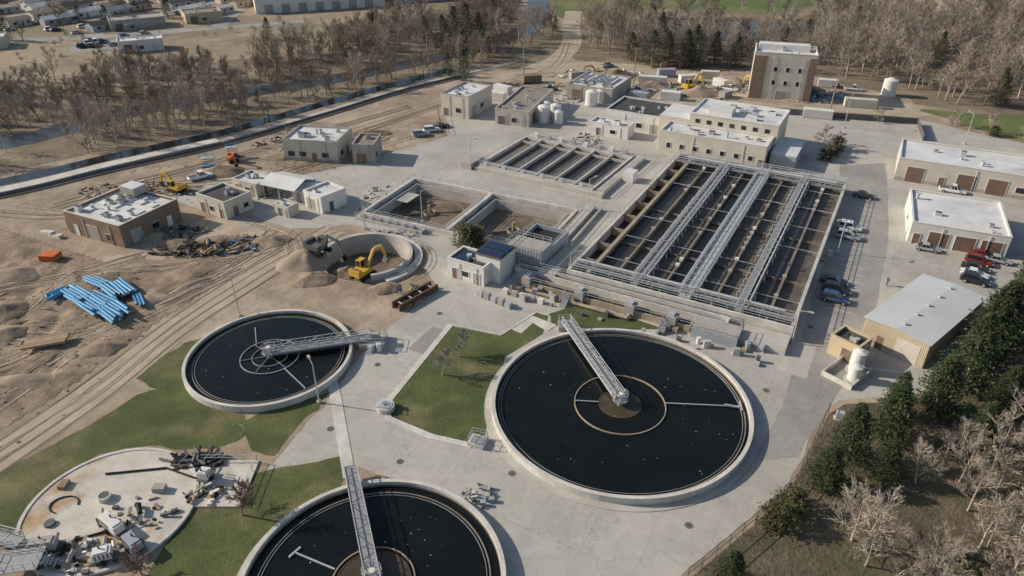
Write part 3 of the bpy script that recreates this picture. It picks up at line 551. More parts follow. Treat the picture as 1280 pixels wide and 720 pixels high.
for i in range(5): o.p('roof_vents').cyl((2+i*4,4.6,4.4),(2+i*4,4.6,4.95),.25,STEEL,10)
for i in range(33): o.p('wall_ribs').box(-.035,.15+i*.285,0,-.001,.2+i*.285,4.2,CREAM)
for i in range(26): 
    for ya,yb in((-.2,4.75),(9.8,4.85)): o.p('roof_seams').bar((.2+i*.78,ya,4.41),(.2+i*.78,yb,4.66),.035,.02,MROOF)
o.done()
o=building('chemical_shed',(50.8,85.6),40,4,4.5,3.0,TAN,DROOF,[('l',1,0,1.4,2.2,DOORB)],hv=2,seed=16); o.done()
o=O('containment_wall',(48,80),40); o.p().box(0,0,0,7,.2,.8,CONCW); o.p().box(0,4.4,0,7,4.6,.8,CONCW); o.p().box(0,.2,0,.2,4.4,.8,CONCW); o.done()
o=building('pump_station',(-11.5,112.4),-30,7.6,5.2,3.4,WHT,DROOF,[('f',1,0,1,2.1,DOORB),('f',3,1,1.4,1,GL),('f',5.5,0,1.2,2.2,GREYW)],hv=2,seed=17,trim=WHT)
o.p('annex').box(4.6,2.2,0,9.6,7.4,4.9,WHT,DROOF); o.p('annex').box(4.4,2.0,4.9,9.8,7.6,5.05,DSTEEL); o.p('solar_panels').box(4.7,2.4,5.06,9.5,4.6,5.2,SOLAR); o.p('solar_panels').box(4.7,4.8,5.06,9.5,7.2,5.2,SOLAR)
o.p('solar_panels').box(.8,.8,3.5,4,4.2,3.62,SOLAR)
for i in range(5): o.p('yard_units').box(8.2+i*1.5,-3.4-.2*i,0,9.2+i*1.5,-2.4-.2*i,1.0+.2*(i%2),GREYW if i%2 else STEEL)
o.done()
o=O('screening_channel_box',(-1.0,116.2),GR); b=o.p('walls'); b.box(0,0,0,7,4.5,4.4,BLUEG,GREYW); trough(b,0,4.6,7,12,3.6,BLUEG,MUDD,.3,2.8)
for i in range(12): b.box(.1+i*.58,-.05,.1,.3+i*.58,0,4.3,BLUEG)
b.box(7.3,-2,0,10.5,10,1.6,CONC); o.p('railing').rail([(0,4.7),(0,12),(7,12),(7,4.7)],3.6,STEEL,t=.06); o.p('railing').rail([(0,0),(7,0),(7,4.4),(0,4.4)],4.4,STEEL,t=.06,closed=True); o.p('railing').rail([(10.3,-2),(10.3,10)],1.6,STEEL,t=.06); o.done()
o=gable('warehouse',(-122,362),20,62,40,7,2,WHT,WROOF,[('f',4+i*8,0,4,4,GREYW) for i in range(7)]); o.done()
o=gable('warehouse',(-60,392),20,40,30,6,2,CREAM,WROOF,[('f',4+i*8,0,4,4,GREYW) for i in range(4)]); o.done()
rr=random.Random(21); cols=[WHT,CREAM,GREYW,TAN,BLUEG]; rf=[WROOF,BROOF,CONC,GREYW,WROOF,DROOF]
for j in range(7):
    for i in range(11):
        x=-288+i*15.5+rr.uniform(-2,2)+j*4; y=305+j*17+i*2.2+rr.uniform(-2,2)
        if rr.random()<.22 or x>-124 or (x>-165 and y<345): continue
        w_=rr.uniform(10,16); gable('mobile_home',(x,y),60+rr.uniform(-9,9),w_,rr.uniform(4.8,7.5),2.7,rr.uniform(.6,1.3),rr.choice(cols),rr.choice(rf),[('f',2,1,1.6,1,GL),('f',5.5,0,1,2,DOORB),('f',w_-2.4,1,1.6,1,GL)]).done()
for k_,(x,y,r_,w_,l_) in enumerate([(-215,284,25,18,10),(-172,322,30,22,12),(-146,338,30,16,12),(-240,292,20,14,9),(-150,282,25,16,8)]): building('commercial_building',(x,y),r_,w_,l_,4,[CREAM,GREYW,TAN,WHT,WHT][k_],[WROOF,GREYW,BROOF,WROOF,WROOF][k_],[('f',2,0,3,3,DOORB),('f',7,1,2,1.2,GL)],hv=5,seed=60+k_).done()
for k_,pts in enumerate([[(-300,285),(-180,310),(-130,330),(-95,345)],[(-178,312),(-150,420)],[(-130,330),(-140,420)]]): strip('residential_street',pts,7,.020+.006*k_,.020+.006*k_,ASPH,sm=4)
sheet('storage_yard',[(-178,300),(-150,312),(-140,295),(-170,284)],.016,ASPH)
# ---------------------------------------------------------------- vehicles
def carmesh(kind,pm):
    b=MB(); L,Wd,Hh={'suv':(4.7,1.9,1.72),'sedan':(4.6,1.82,1.42),'pickup':(5.6,2.0,1.85)}[kind]
    hw=Wd/2; h=L/2; zb=.32; belt=.98 if kind!='sedan' else .86
    st=[(-h,.78*hw,zb+.1,belt-.18),(-h+.15,.95*hw,zb,belt-.04),(-h*.45,hw,zb,belt),(0,hw,zb,belt),(h*.45,hw,zb,belt-.02),(h-.25,.94*hw,zb,belt-.16),(h,.75*hw,zb+.1,belt-.3)]
    vs=[]
    for x,w_,z0,z1 in st: vs+=[(x,-w_*.93,z0),(x,-w_,(z0+z1)/2),(x,-w_*.9,z1),(x,w_*.9,z1),(x,w_,(z0+z1)/2),(x,w_*.93,z0)]
    fs=[]
    for i in range(len(st)-1):
        for j in range(6): a=i*6+j;c=i*6+(j+1)%6; fs.append((a,c,c+6,a+6))
    fs+=[(5,4,3,2,1,0),tuple(len(vs)-6+k for k in range(6))]
    b.add(vs,fs,pm)
    if kind=='suv': c0,c1,r0,r1=-h+.15,h*.42,-h+.45,h*.12
    elif kind=='sedan': c0,c1,r0,r1=-h*.72,h*.42,-h*.42,h*.08
    else: c0,c1,r0,r1=-.5,h*.48,-.3,h*.2
    g=hw*.88; t=hw*.72
    vs=[(c0,-g,belt-.03),(c1,-g,belt-.03),(c1,g,belt-.03),(c0,g,belt-.03),(r0,-t,Hh-.06),(r1,-t,Hh-.06),(r1,t,Hh-.06),(r0,t,Hh-.06)]
    b.add(vs,[(0,1,5,4),(1,2,6,5),(2,3,7,6),(3,0,4,7)],GLASS)
    b.box(r0-.03,-t-.02,Hh-.06,r1+.03,t+.02,Hh,pm)
    for sx in((c0+r0)/2,(r0+r1)/2,(c1+r1)/2):
        for sy in(-1,1): b.bar((sx,sy*(g+.01),belt-.03),((r0+.02 if sx<r0 else (r1-.02 if sx>r1 else sx)),sy*(t+.02),Hh-.05),.07,.05,pm)
    if kind=='pickup': b.box(-h+.12,-hw*.8,belt-.0,-.6,hw*.8,belt+.02,DSTEEL)
    for x in(-h*.62,h*.62):
        for s in(-1,1): b.cyl((x,s*(hw-.22),.34),(x,s*(hw+.01),.34),.34,RUB,14); b.cyl((x,s*(hw),.34),(x,s*(hw+.02),.34),.2,STEEL,10)
    for s in(-1,1): b.box(h-.1,s*.6-.16,.6,h-.0,s*.6+.16,.74,LAMPW); b.box(-h-.01,s*.68-.12,.7,-h+.1,s*.68+.12,.86,REDL); b.box(c1-.35,s*(hw)-.1,belt-.02,c1-.2,s*(hw)+.1,belt+.12,pm)
    return b
cm={}
def car(x,y,rot,kind,pm,z=.02,nm='parked_car'):
    k=(kind,pm.name)
    if k not in cm: cm[k]=carmesh(kind,pm).mesh(nm)
    o=bpy.data.objects.new(nm if kind!='pickup' else 'pickup_truck',cm[k]); o.location=(x,y,z); o.rotation_euler=(0,0,math.radians(rot)); col.objects.link(o)
for c in [(77.8,147,-28,'sedan',CARD),(68.4,131.2,-30,'suv',CARW),(66.4,127.2,-30,'suv',CARG),(57,109.8,-28,'sedan',CARD),(56.2,106.8,-28,'suv',CARD),(54.8,103.8,-28,'suv',CARB),
  (79.6,122.2,-24,'sedan',CARG),(83.2,112.3,-35,'sedan',CARW),(84.6,114.6,-35,'sedan',CARD),(86.6,117,-35,'suv',CARR),(88.6,119.4,-30,'sedan',CARR),(82,110,-35,'suv',CARD),(90.4,117.5,-30,'sedan',CARG),
  (-22,191.5,20,'suv',CARW),(-19.6,195,20,'sedan',CARD),(-24.6,188,20,'suv',CARG),(110,232,-20,'pickup',CARW),(-73,158,40,'pickup',CARW),(40,230,10,'pickup',CARW),(52,225,30,'suv',CARG),(12,232,0,'pickup',CARD),(99,150,-28,'pickup',CARW),(106,236,60,'sedan',CARD),
  (24,250,10,'pickup',CARW),(34,262,40,'pickup',CARG),(70,232,-30,'pickup',CARW),(88,230,15,'suv',CARW),(96,226,70,'pickup',CARD),(4,214,60,'suv',CARW),(64,218,-30,'pickup',CARG)]: car(*c)
rr=random.Random(4)
for i in range(16): car(-172+rr.uniform(0,26),292+rr.uniform(0,10),rr.choice([30,120]),rr.choice(['sedan','suv']),rr.choice([CARW,CARD,CARG,CARB]),.03)
for i in range(40): car(-150-rr.uniform(0,120),300+rr.uniform(0,95),60+rr.uniform(-8,8),rr.choice(['sedan','suv']),rr.choice([CARW,CARD,CARG,CARB]),.03)
def excavator(x,y,rot,cab=YEL,sc=1,arm=0,z=.03):
    o=O('excavator',(x,y),rot,z); b=o.p('tracks')
    for s in(-1,1):
        b.box(-1.7,s*1.15-.3,.08,1.7,s*1.15+.3,.75,RUB); b.cyl((-1.7,s*1.15-.3,.42),(-1.7,s*1.15+.3,.42),.38,RUB,12); b.cyl((1.7,s*1.15-.3,.42),(1.7,s*1.15+.3,.42),.38,RUB,12)
    b.box(-.9,-.9,.5,.9,.9,.95,DSTEEL)
    b=o.p('house'); b.box(-2.1,-1.3,.95,1.2,1.3,1.75,cab); b.box(-2.3,-1.2,1.0,-1.4,1.2,2.2,cab); b.box(.0,.35,1.75,1.4,1.3,2.9,GLASS); b.box(-.05,.3,2.9,1.45,1.35,3.0,cab); b.box(-1.9,-1.1,2.2,-1.5,.9,2.25,DSTEEL)
    for q in((.0,.35),(1.4,.35),(.0,1.3),(1.4,1.3)): b.bar((*q,1.75),(*q,2.9),.1,.1,cab)
    b=o.p('boom'); p=[(1.0,-.3,1.6),(3.2,-.3,4.2),(5.4,-.3,3.7+arm)]
    b.bar(p[0],p[1],.4,.55,cab); b.bar(p[1],p[2],.36,.5,cab); b.bar(p[2],(6.2,-.3,1.3+arm),.3,.4,cab); b.bar((1.2,-.3,1.2),(2.8,-.3,3.2),.14,.14,STEEL); b.bar((3.4,-.3,4.6),(5.2,-.3,4.2+arm),.14,.14,STEEL)
    b=o.p('bucket'); b.add([(5.6,-.8,.4+arm),(5.6,.2,.4+arm),(6.4,-.8,1.3+arm),(6.4,.2,1.3+arm),(6.7,-.8,.3+arm),(6.7,.2,.3+arm),(6.1,-.8,.0+arm),(6.1,.2,.0+arm)],[(0,1,3,2),(6,7,1,0),(4,5,7,6),(2,4,6,0),(1,7,5,3)],DSTEEL)
    e=o.done(); e.scale=(sc,)*3; return e
excavator(-26.8,112.2,60,YEL,1.0); excavator(-36.2,118.8,-30,DSTEEL,1.05,z=1.4); excavator(-75.5,150.5,150,YEL,.9); excavator(-69,169,-60,ORNG,.8); excavator(57,232,40,YEL,1.1); excavator(30,246,170,YEL,1); excavator(78,230,120,YEL,1)
def liftp(x,y):
    o=O('scissor_lift',(x,y),20); b=o.p('chassis'); b.box(-1.5,-.7,.3,1.5,.7,.8,BLUEP)
    for sx in(-1,1):
        for sy in(-1,1): b.cyl((sx*1.1,sy*.7,.3),(sx*1.1,sy*.95,.3),.3,RUB,10)
    s=o.p('scissors'); 
    for i in range(3): s.bar((-1.2,.5,.8+i*.6),(1.2,.5,1.4+i*.6),.1,.1,DSTEEL); s.bar((1.2,-.5,.8+i*.6),(-1.2,-.5,1.4+i*.6),.1,.1,DSTEEL)
    p=o.p('platform'); p.box(-1.5,-.7,2.6,1.5,.7,2.7,STEEL); p.rail([(-1.5,-.7),(1.5,-.7),(1.5,.7),(-1.5,.7)],2.7,BLUEP,closed=True); o.done()
liftp(-73.4,164.7); liftp(-70,172)
def container(x,y,rot,m,l=6,h=2.5):
    o=O('shipping_container',(x,y),rot); b=o.p('shell'); b.box(0,0,.1,l,2.4,h,m)
    for i in range(int(l/.4)): b.box(.1+i*.4,-.04,.2,.26+i*.4,0,h-.1,m)
    o.p('doors').box(l,.1,.2,l+.05,1.15,h-.1,m); o.p('doors').box(l,1.25,.2,l+.05,2.3,h-.1,m); o.p('doors').bar((l+.08,.9,.3),(l+.08,.9,h-.2),.05,.05,STEEL); o.p('doors').bar((l+.08,1.5,.3),(l+.08,1.5,h-.2),.05,.05,STEEL); o.done()
for c in ((46,222,-20,WHT),(56,240,10,WHT),(64,246,-10,CREAM),(66,222,40,GREYW,4,2),(84,204,-20,WHT,8),(36,222,-28,BLUEG),(-8,222,-28,WHT),(100,214,-15,CREAM,9,2.6),(4,240,10,BROWN),(60,206,-28,GREYW),(42,240,-15,WHT,9),(20,244,20,GREYW),(66,238,-60,WHT,5),(50,248,5,BLUEG,6),(100,236,-20,WHT,6),(28,238,-28,CREAM,5),(-6,230,-40,WHT,6)): container(*c)
container(-88,117.5,-5,ORNG,3,1.3)
# ---------------------------------------------------------------- blue pipes
o=O('blue_pipe_stack'); rr=random.Random(8)
def rowp(cx,cy,ang,n,lay,L,r=.26):
    a=math.radians(ang);d=Vector((cos(a),sin(a),0));s=Vector((-sin(a),cos(a),0))
    for k in range(lay):
        for i in range(n-k):
            if rr.random()<.12: continue
            c=Vector((cx,cy,.75+r+k*r*1.75))+s*((i+k*.5)*r*2.25)+d*rr.uniform(-1.1,1.1); dd=(d+s*rr.uniform(-.05,.05)).normalized()
            o.p('pipes').cyl(c-dd*L/2,c+dd*L/2,r,BLUEP,12,capm=LBLUE if rr.random()<.6 else DSTEEL)
    for t in(-.3,.3): o.p('dunnage').bar(Vector((cx,cy,.7))+d*L*t-s*.4,Vector((cx,cy,.7))+d*L*t+s*(n*r*2.2),.15,.15,TIMB)
rowp(-66.5,98,-38,7,2,5.5);rowp(-70.5,100,-35,8,2,6);rowp(-74.5,103,-33,6,2,5.5);rowp(-69,105,-42,7,2,5.5);rowp(-73,108,-30,4,1,5);rowp(-63.5,103,-55,3,1,4.5,.22);rowp(-77,104,60,3,1,3,.35)
o.done()
def debris(name,x,y,rx,ry,n,mats,seed,s0=.3,s1=1.6,z=.1,drape=False):
    o=O(name,(x,y)); rr=random.Random(seed); b=o.p()
    for i in range(n):
        a=rr.random()*2*pi;d=math.sqrt(rr.random()); px,py=rx*d*cos(a),ry*d*sin(a); L=rr.uniform(s0,s1);t=rr.random()*pi; zz=z+rr.random()*.7*(1-d)
        if drape: zz=TH(x+px,y+py)+.02
        m=rr.choice(mats); q=(px+L*cos(t),py+L*sin(t),zz+rr.uniform(-.1,.35)*(.3 if drape else 1))
        k=rr.random()
        if k<.45: b.bar((px,py,zz),q,rr.uniform(.1,.5)*(.6 if drape else 1),rr.uniform(.05,.3)*(.6 if drape else 1),m)
        elif k<.7: b.cyl((px,py,zz),q,rr.uniform(.08,.3)*(.5 if drape else 1),m,8)
        else: s=rr.uniform(.2,.7)*(.45 if drape else 1); b.box(px,py,zz-.15,px+s,py+s*.7,zz+s*.5,m)
    o.done()
debris('construction_debris',-61,122,8,3.2,170,[TARP,RUB,RUST,DSTEEL,TIMB],1,.4,2.2,.35)
debris('construction_debris',-54,124,6,4,110,[TARP,RUB,TIMB,DSTEEL,GREYW,BLUEP],2,.3,1.8,.1)
debris('construction_debris',-66,129,5,3,70,[TARP,RUB,DSTEEL,TIMB],3,.3,1.6,.2)
debris('scrap_pipe_pile',-39.5,65.5,3.2,1.6,45,[RUB,RUB,DSTEEL,TARP],4,1,2.6,.25)
debris('scrap_pile',-36.5,60,2.2,1.6,40,[RUB,TARP,TIMB,WHT],5,.3,1.2,.25)
debris('equipment_pile',-46.5,51.5,6,2.4,70,[STEEL,GREYW,DSTEEL,WHT,RUB],6,.4,1.8,.25)
debris('scrap_pile',-43,57,4,3,26,[RUB,TARP,TIMB,DSTEEL],30,.3,1.4,.24)
debris('timber_pile',-17.5,104.5,1.6,3.5,30,[TIMB,TARP,RUST],7,1,3,.1)
debris('construction_debris',-55,182,14,6,120,[TARP,RUB,TIMB,RUST,STEEL],8,.4,2.4)
debris('construction_debris',62,234,20,7,260,[TARP,STEEL,TIMB,RUST,WHT,GREYW],9,.8,3.6)
debris('construction_debris',15,228,10,12,150,[TARP,STEEL,WHT,GREYW,TIMB],10,.5,3)
debris('construction_debris',30,250,16,8,200,[TARP,STEEL,WHT,GREYW,TIMB,RUST],20,.8,3.6)
debris('construction_debris',94,224,12,7,160,[TARP,STEEL,WHT,GREYW,TIMB,BLUEP],22,.8,3.2)
debris('construction_debris',-78,92,7,10,50,[TARP,TIMB,RUST],11,.4,2.2,.3,True)
debris('roadside_equipment',-4,60.2,1.6,2.0,24,[STEEL,BLUEG,GREYW,DSTEEL],12,.3,1.0,.2)
debris('yard_equipment',20,182,4,8,60,[STEEL,GREYW,WHT,DSTEEL],13,.4,2)
debris('construction_debris',-85,78,6,14,60,[TARP,TIMB,DSTEEL],14,.4,2,.2,True)
debris('scrap_pile',-56,150,7,4,60,[WHT,STEEL,GREYW,TARP],15,.4,2,.1)
debris('construction_debris',-88,96,10,12,60,[TARP,TIMB,RUST],16,.3,1.6,.3,True)
debris('construction_debris',-24,128.5,6,2,40,[TARP,TIMB,STEEL,GREYW],17,.3,1.8,.1)
debris('yard_equipment',-30,146,3,9,34,[STEEL,GREYW,WHT,TIMB],18,.3,1.5,.1)
debris('construction_debris',-84,150,14,6,80,[TARP,TIMB,STEEL,RUST],19,.4,2.2,.1)
debris('loose_rocks',-80,88,22,30,420,[ROCK],23,.1,.4,.2,True)
debris('loose_rocks',-66,160,26,16,220,[ROCK],24,.1,.4,.05,True)
o=O('timber_mats',(-71.5,89.5),20,.75); 
for i in range(5): o.p().box(-3+i*.1,i*.55,0,3+i*.1,i*.55+.45,.4,TIMB)
o.done()
o=O('steel_trench_box',(-18.6,100.5),50); o.p().box(0,0,0,9,.3,1.2,RUST); o.p().box(0,1.7,0,9,2.0,1.2,RUST); 
for i in range(4): o.p().bar((1+i*2.3,.2,.9),(1+i*2.3,1.8,.9),.2,.2,STEEL)
o.done()
def skid(x,y,rot,m,l=3.2):
    o=O('pump_trailer',(x,y),rot,.22); b=o.p('frame'); b.box(-l/2,-.7,.35,l/2,.7,.5,DSTEEL); b.bar((l/2,0,.4),(l/2+1,0,.4),.12,.12,DSTEEL)
    b=o.p('housing'); b.box(-l/2+.2,-.6,.5,l/2-.6,.6,1.5,m); b.box(-l/2+.3,-.5,1.5,l/2-.9,.5,1.62,m); b.cyl((-.4,.2,1.6),(-.4,.2,2.0),.1,DSTEEL,8)
    for i in range(5): b.box(-l/2+.4+i*.4,-.63,.7,-l/2+.55+i*.4,-.6,1.35,DSTEEL)
    for s in(-1,1): o.p('wheels').cyl((-.2,s*.7,.33),(-.2,s*.95,.33),.33,RUB,12)
    o.done()
skid(-44.5,55.2,-35,WHT,4); skid(-41,52.6,-40,BLUEG); skid(-50.5,52.5,10,GREYW,3.5); skid(-37,63,80,WHT,2); skid(-43.5,51.3,20,WHT,2.6)
o=O('access_platform',(-51.5,50),10); o.p('deck').box(-3,-1.5,1.6,2,1.5,1.7,GRATE); o.p('railing').rail([(-3,-1.5),(2,-1.5),(2,1.5),(-3,1.5)],1.7,STEEL,sp=1,closed=True)
for sx in(-2.8,1.8):
    for sy in(-1.3,1.3): o.p('legs').bar((sx,sy,0),(sx,sy,1.6),.12,.12,STEEL)
for i in range(6): o.p('stairs').box(2+i*.3,-.5,1.45-i*.27,2.3+i*.3,.5,1.5-i*.27,STEEL)
o.done()
o=O('access_walkway',(-57.5,54),-15); truss(o.p(),(-4,0),(4,0),1.4,.8,STEEL); o.done()
o=O('valve_vault',(-17.3,76)); o.p('ring').cyl((0,0,0),(0,0,.75),1.25,CONCW,28); o.p('cover').cyl((0,0,.75),(0,0,.83),.95,STEEL,24); o.p('handwheel').ann(0,0,.3,.38,.95,1.02,DSTEEL,16); o.p('handwheel').cyl((0,0,.8),(0,0,1.0),.06,DSTEEL,8); o.done()
o=O('valve_vault',(-4.4,69.3),-20); o.p('curb').box(-1.1,-1,0,1.1,1,.6,CONCW); o.p('grating').box(-.8,-.7,.6,.8,.7,.66,GRATE); o.p('railing').rail([(-1,-.9),(1,-.9),(1,.9),(-1,.9)],.6,STEEL,closed=True,sp=1); o.done()
rr=random.Random(31)
for x,y in((2,104),(4,106),(34,88.5),(30,90.5),(-23,92),(-21.5,89.5),(7,104),(38,89.5),(60,120),(44,74)):
    o=O('utility_cabinet',(x,y),rr.uniform(-40,0)); o.p('case').box(-.5,-.35,.1,.5,.35,1.2,rr.choice([GREYW,WHT,STEEL])); o.p('pad').box(-.7,-.5,0,.7,.5,.1,CONC); o.p('door').box(-.4,-.38,.2,.4,-.35,1.1,STEEL); o.done()
for x,y in((-20,86),(-12,100),(-24,72),(0,64),(36,80),(28,64),(48,96),(58,118),(-22,150),(10,160),(64,140),(20,56),(-14,66)):
    o=O('manhole_cover',(x,y)); o.p('frame').cyl((0,0,0),(0,0,.03),.5,CONCD,20); o.p('lid').cyl((0,0,.03),(0,0,.04),.38,DSTEEL,20); o.done()
for i,(x,y,w_,l_) in enumerate([(-16,90,3,7),(40,84,3,9),(52,98,3,12),(-30,148,8,5),(60,126,2.5,14),(70,150,4,12)]):
    P4=[L2W((x,y),GR,a,b) for a,b in((0,0),(w_,0),(w_,l_),(0,l_))]; sheet('pavement_patch',P4,.0265+.001*(i%3),CONC if i%2 else ASPH,dens=1,jit=.08)
def lamp(x,y,h,rot=0):
    o=O('street_lamp',(x,y),rot); o.p('pole').cyl((0,0,0),(0,0,h),.11,STEEL,8,.07); o.p('arm').bar((0,0,h),(1.5,0,h+.25),.08,.08,STEEL); o.p('head').box(1.2,-.18,h+.18,2.0,.18,h+.34,GREYW); o.p('base').cyl((0,0,0),(0,0,.4),.3,CONC,12); o.done()
for x,y,h,r in((-26.7,77.3,6.6,120),(-44.8,99.2,7.6,200),(-18.5,134.5,7,0),(16.3,140.8,7,30),(118.8,181.6,8,100),(47.7,234.8,8,0),(10.4,112.0,5,0),(-29.8,131.5,6,0),(92.3,194.6,9,50),(43.5,91.5,6,-30),(62,121,7,200),(-10,165,7,0),(23,176,7,0)): lamp(x,y,h,r)
def upole(x,y,h,rot):
    o=O('utility_pole',(x,y),rot); o.p('pole').cyl((0,0,0),(0,0,h),.2,TIMB,8,.14); o.p('crossarm').bar((-1.5,0,h-.6),(1.5,0,h-.6),.12,.14,TIMB); 
    for s in(-1.4,-.5,.5,1.4): o.p('insulators').cyl((s,0,h-.55),(s,0,h-.3),.07,CONC,6)
    o.done()
for x,y in((4,249.7),(-30,262),(40,238),(92.5,206)): upole(x,y,12,20)
o=O('power_line')
for s in(-1.3,1.3):
    pts=[(-120,300),(-30,262),(4,249.7),(40,238),(92.5,206)]
    for a,b in zip(pts,pts[1:]):
        prev=None
        for i in range(9):
            t=i/8; q=Vector((a[0]+(b[0]-a[0])*t+s*.3,a[1]+(b[1]-a[1])*t+s,11.7-4*1.2*t*(1-t)))
            if prev: o.p().bar(prev,q,.04,.04,RUB)
            prev=q
o.done()
def fence(pts,h=1.9,m=DSTEEL,slat=False):
    o=O('chain_link_fence'); b=o.p('rails'); b.rail(pts,0,m,h=h,sp=2.6,t=.06)
    if slat:
        for a,c in zip(pts,pts[1:]): o.p('fabric').bar((*a,h/2),(*c,h/2),.03,h*.9,DSTEEL)
    o.done()
fence([(72,209),(92,203),(114,197.5),(109,184)],slat=True); fence([(18.3,48.8),(27.6,56.2),(34,62),(43,75.2)]); fence([(62,80),(79,97.5),(96,115.5),(150,108)]); fence([(-60,167.5),(-50,162.5),(-40,169),(-19,189.5),(-22,210)])
o=O('parking_markings')
a=math.radians(GR)
for i in range(11):
    p=Vector(L2W((58.3,112.5),GR,0,i*2.8-12)); q=p+Vector((cos(a),sin(a)))*4.8; o.p().add([(p.x-.05,p.y-.05,.034),(p.x+.05,p.y+.05,.034),(q.x+.05,q.y+.05,.034),(q.x-.05,q.y-.05,.034)],[(0,3,2,1)],LINE)
for i in range(9):
    p=Vector(L2W((67,130),GR,0,i*2.8)); q=p+Vector((cos(a),sin(a)))*4.8; o.p().add([(p.x-.05,p.y-.05,.034),(p.x+.05,p.y+.05,.034),(q.x+.05,q.y+.05,.034),(q.x-.05,q.y-.05,.034)],[(0,3,2,1)],LINE)
o.done()
def person(x,y,rot,mt):
    me=bpy.data.meshes.new('pedestrian'); 
    v=[(0,0,.95),(0,0,1.15),(0,0,1.42),(0,0,1.52),(0,0,1.66),(0,.1,.92),(.05,.12,.5),(-.03,.12,.05),(.12,.12,.03),(0,-.1,.92),(-.12,-.12,.5),(-.25,-.12,.08),(-.12,-.12,.03),(0,.2,1.4),(.02,.25,1.13),(.12,.24,.9),(0,-.2,1.4),(-.02,-.25,1.13),(.08,-.24,.9)]
    e=[(0,1),(1,2),(2,3),(3,4),(0,5),(5,6),(6,7),(7,8),(0,9),(9,10),(10,11),(11,12),(2,13),(13,14),(14,15),(2,16),(16,17),(17,18)]
    me.from_pydata(v,e,[]); me.materials.append(mt); o=bpy.data.objects.new('pedestrian',me); col.objects.link(o); o.location=(x,y,.02); o.rotation_euler=(0,0,rot)
    s=o.modifiers.new('s','SKIN'); r=[.15,.15,.16,.06,.11,.09,.07,.05,.05,.09,.07,.05,.05,.07,.05,.04,.07,.05,.04]
    for i,q in enumerate(me.skin_vertices[0].data): q.radius=(r[i],r[i]*.8); q.use_root=(i==0)
    s2=o.modifiers.new('u','SUBSURF'); s2.levels=1; s2.render_levels=1
person(66,109,.4,CARB)
# ---------------------------------------------------------------- trees
def bare(h,seed,mat,spread=.5,n1=9,n2=6,n3=7,n4=3,tw=.035):
    rr=random.Random(seed); b=MB(); b._m(mat)
    def seg(p,q,r0,r1,n=3):
        b.cyl(p,q,r0,mat,n,r1,cap=False)
    def tri(p,q,w):
        d=(q-p); s=d.cross(Vector((rr.uniform(-1,1),rr.uniform(-1,1),rr.uniform(-1,1)))).normalized()*w
        b.add([p-s,p+s,q],[(0,1,2)],mat)
    def rdir(d,a):
        v=Vector((rr.gauss(0,1),rr.gauss(0,1),rr.gauss(0,1))); v=(v-d*v.dot(d)).normalized(); return (d*cos(a)+v*sin(a)).normalized()
    p=Vector((0,0,-.1)); d=Vector((rr.uniform(-.08,.08),rr.uniform(-.08,.08),1)).normalized(); tp=[p]; k=5
    for i in range(k): d=(d+Vector((rr.uniform(-.12,.12),rr.uniform(-.12,.12),0))).normalized(); tp.append(tp[-1]+d*h*.75/k)
    rb=h*.016+.03
    for i in range(k): seg(tp[i],tp[i+1],rb*(1-i/k*.8),rb*(1-(i+1)/k*.8),5)
    for i in range(n1):
        t=.22+.78*i/n1; f=t*k; a=tp[min(k-1,int(f))].lerp(tp[min(k,int(f)+1)],f-int(f))
        d1=rdir(Vector((0,0,1)),spread*rr.uniform(.7,1.5)*(1.15-.6*t)); L1=h*(.46-.26*t)*rr.uniform(.8,1.2); m_=a+d1*L1*.5; d1b=(d1+Vector((0,0,.25))).normalized(); e=m_+d1b*L1*.5
        seg(a,m_,rb*.45*(1.1-t),rb*.3*(1.1-t)); seg(m_,e,rb*.3*(1.1-t),.02)
        for j in range(n2):
            u=.25+.75*j/n2; c=a.lerp(m_,u*2) if u<.5 else m_.lerp(e,u*2-1); d2=rdir(d1b,rr.uniform(.4,.9)); L2=L1*(.55-.2*u)*rr.uniform(.8,1.2); e2=c+d2*L2
            seg(c,e2,.035,.012)
            for q in range(n3):
                c3=c.lerp(e2,.2+.8*q/n3); d3=rdir(d2,rr.uniform(.3,.9)); d3.z+=.25; L3=L2*.5*rr.uniform(.6,1.2); e3=c3+d3*L3; tri(c3,e3,tw)
                for w_ in range(n4): c4=c3.lerp(e3,rr.uniform(.2,.9)); tri(c4,c4+rdir(d3.normalized(),rr.uniform(.3,.8))*L3*.6,tw*.7)
    return b.mesh('bare_tree')
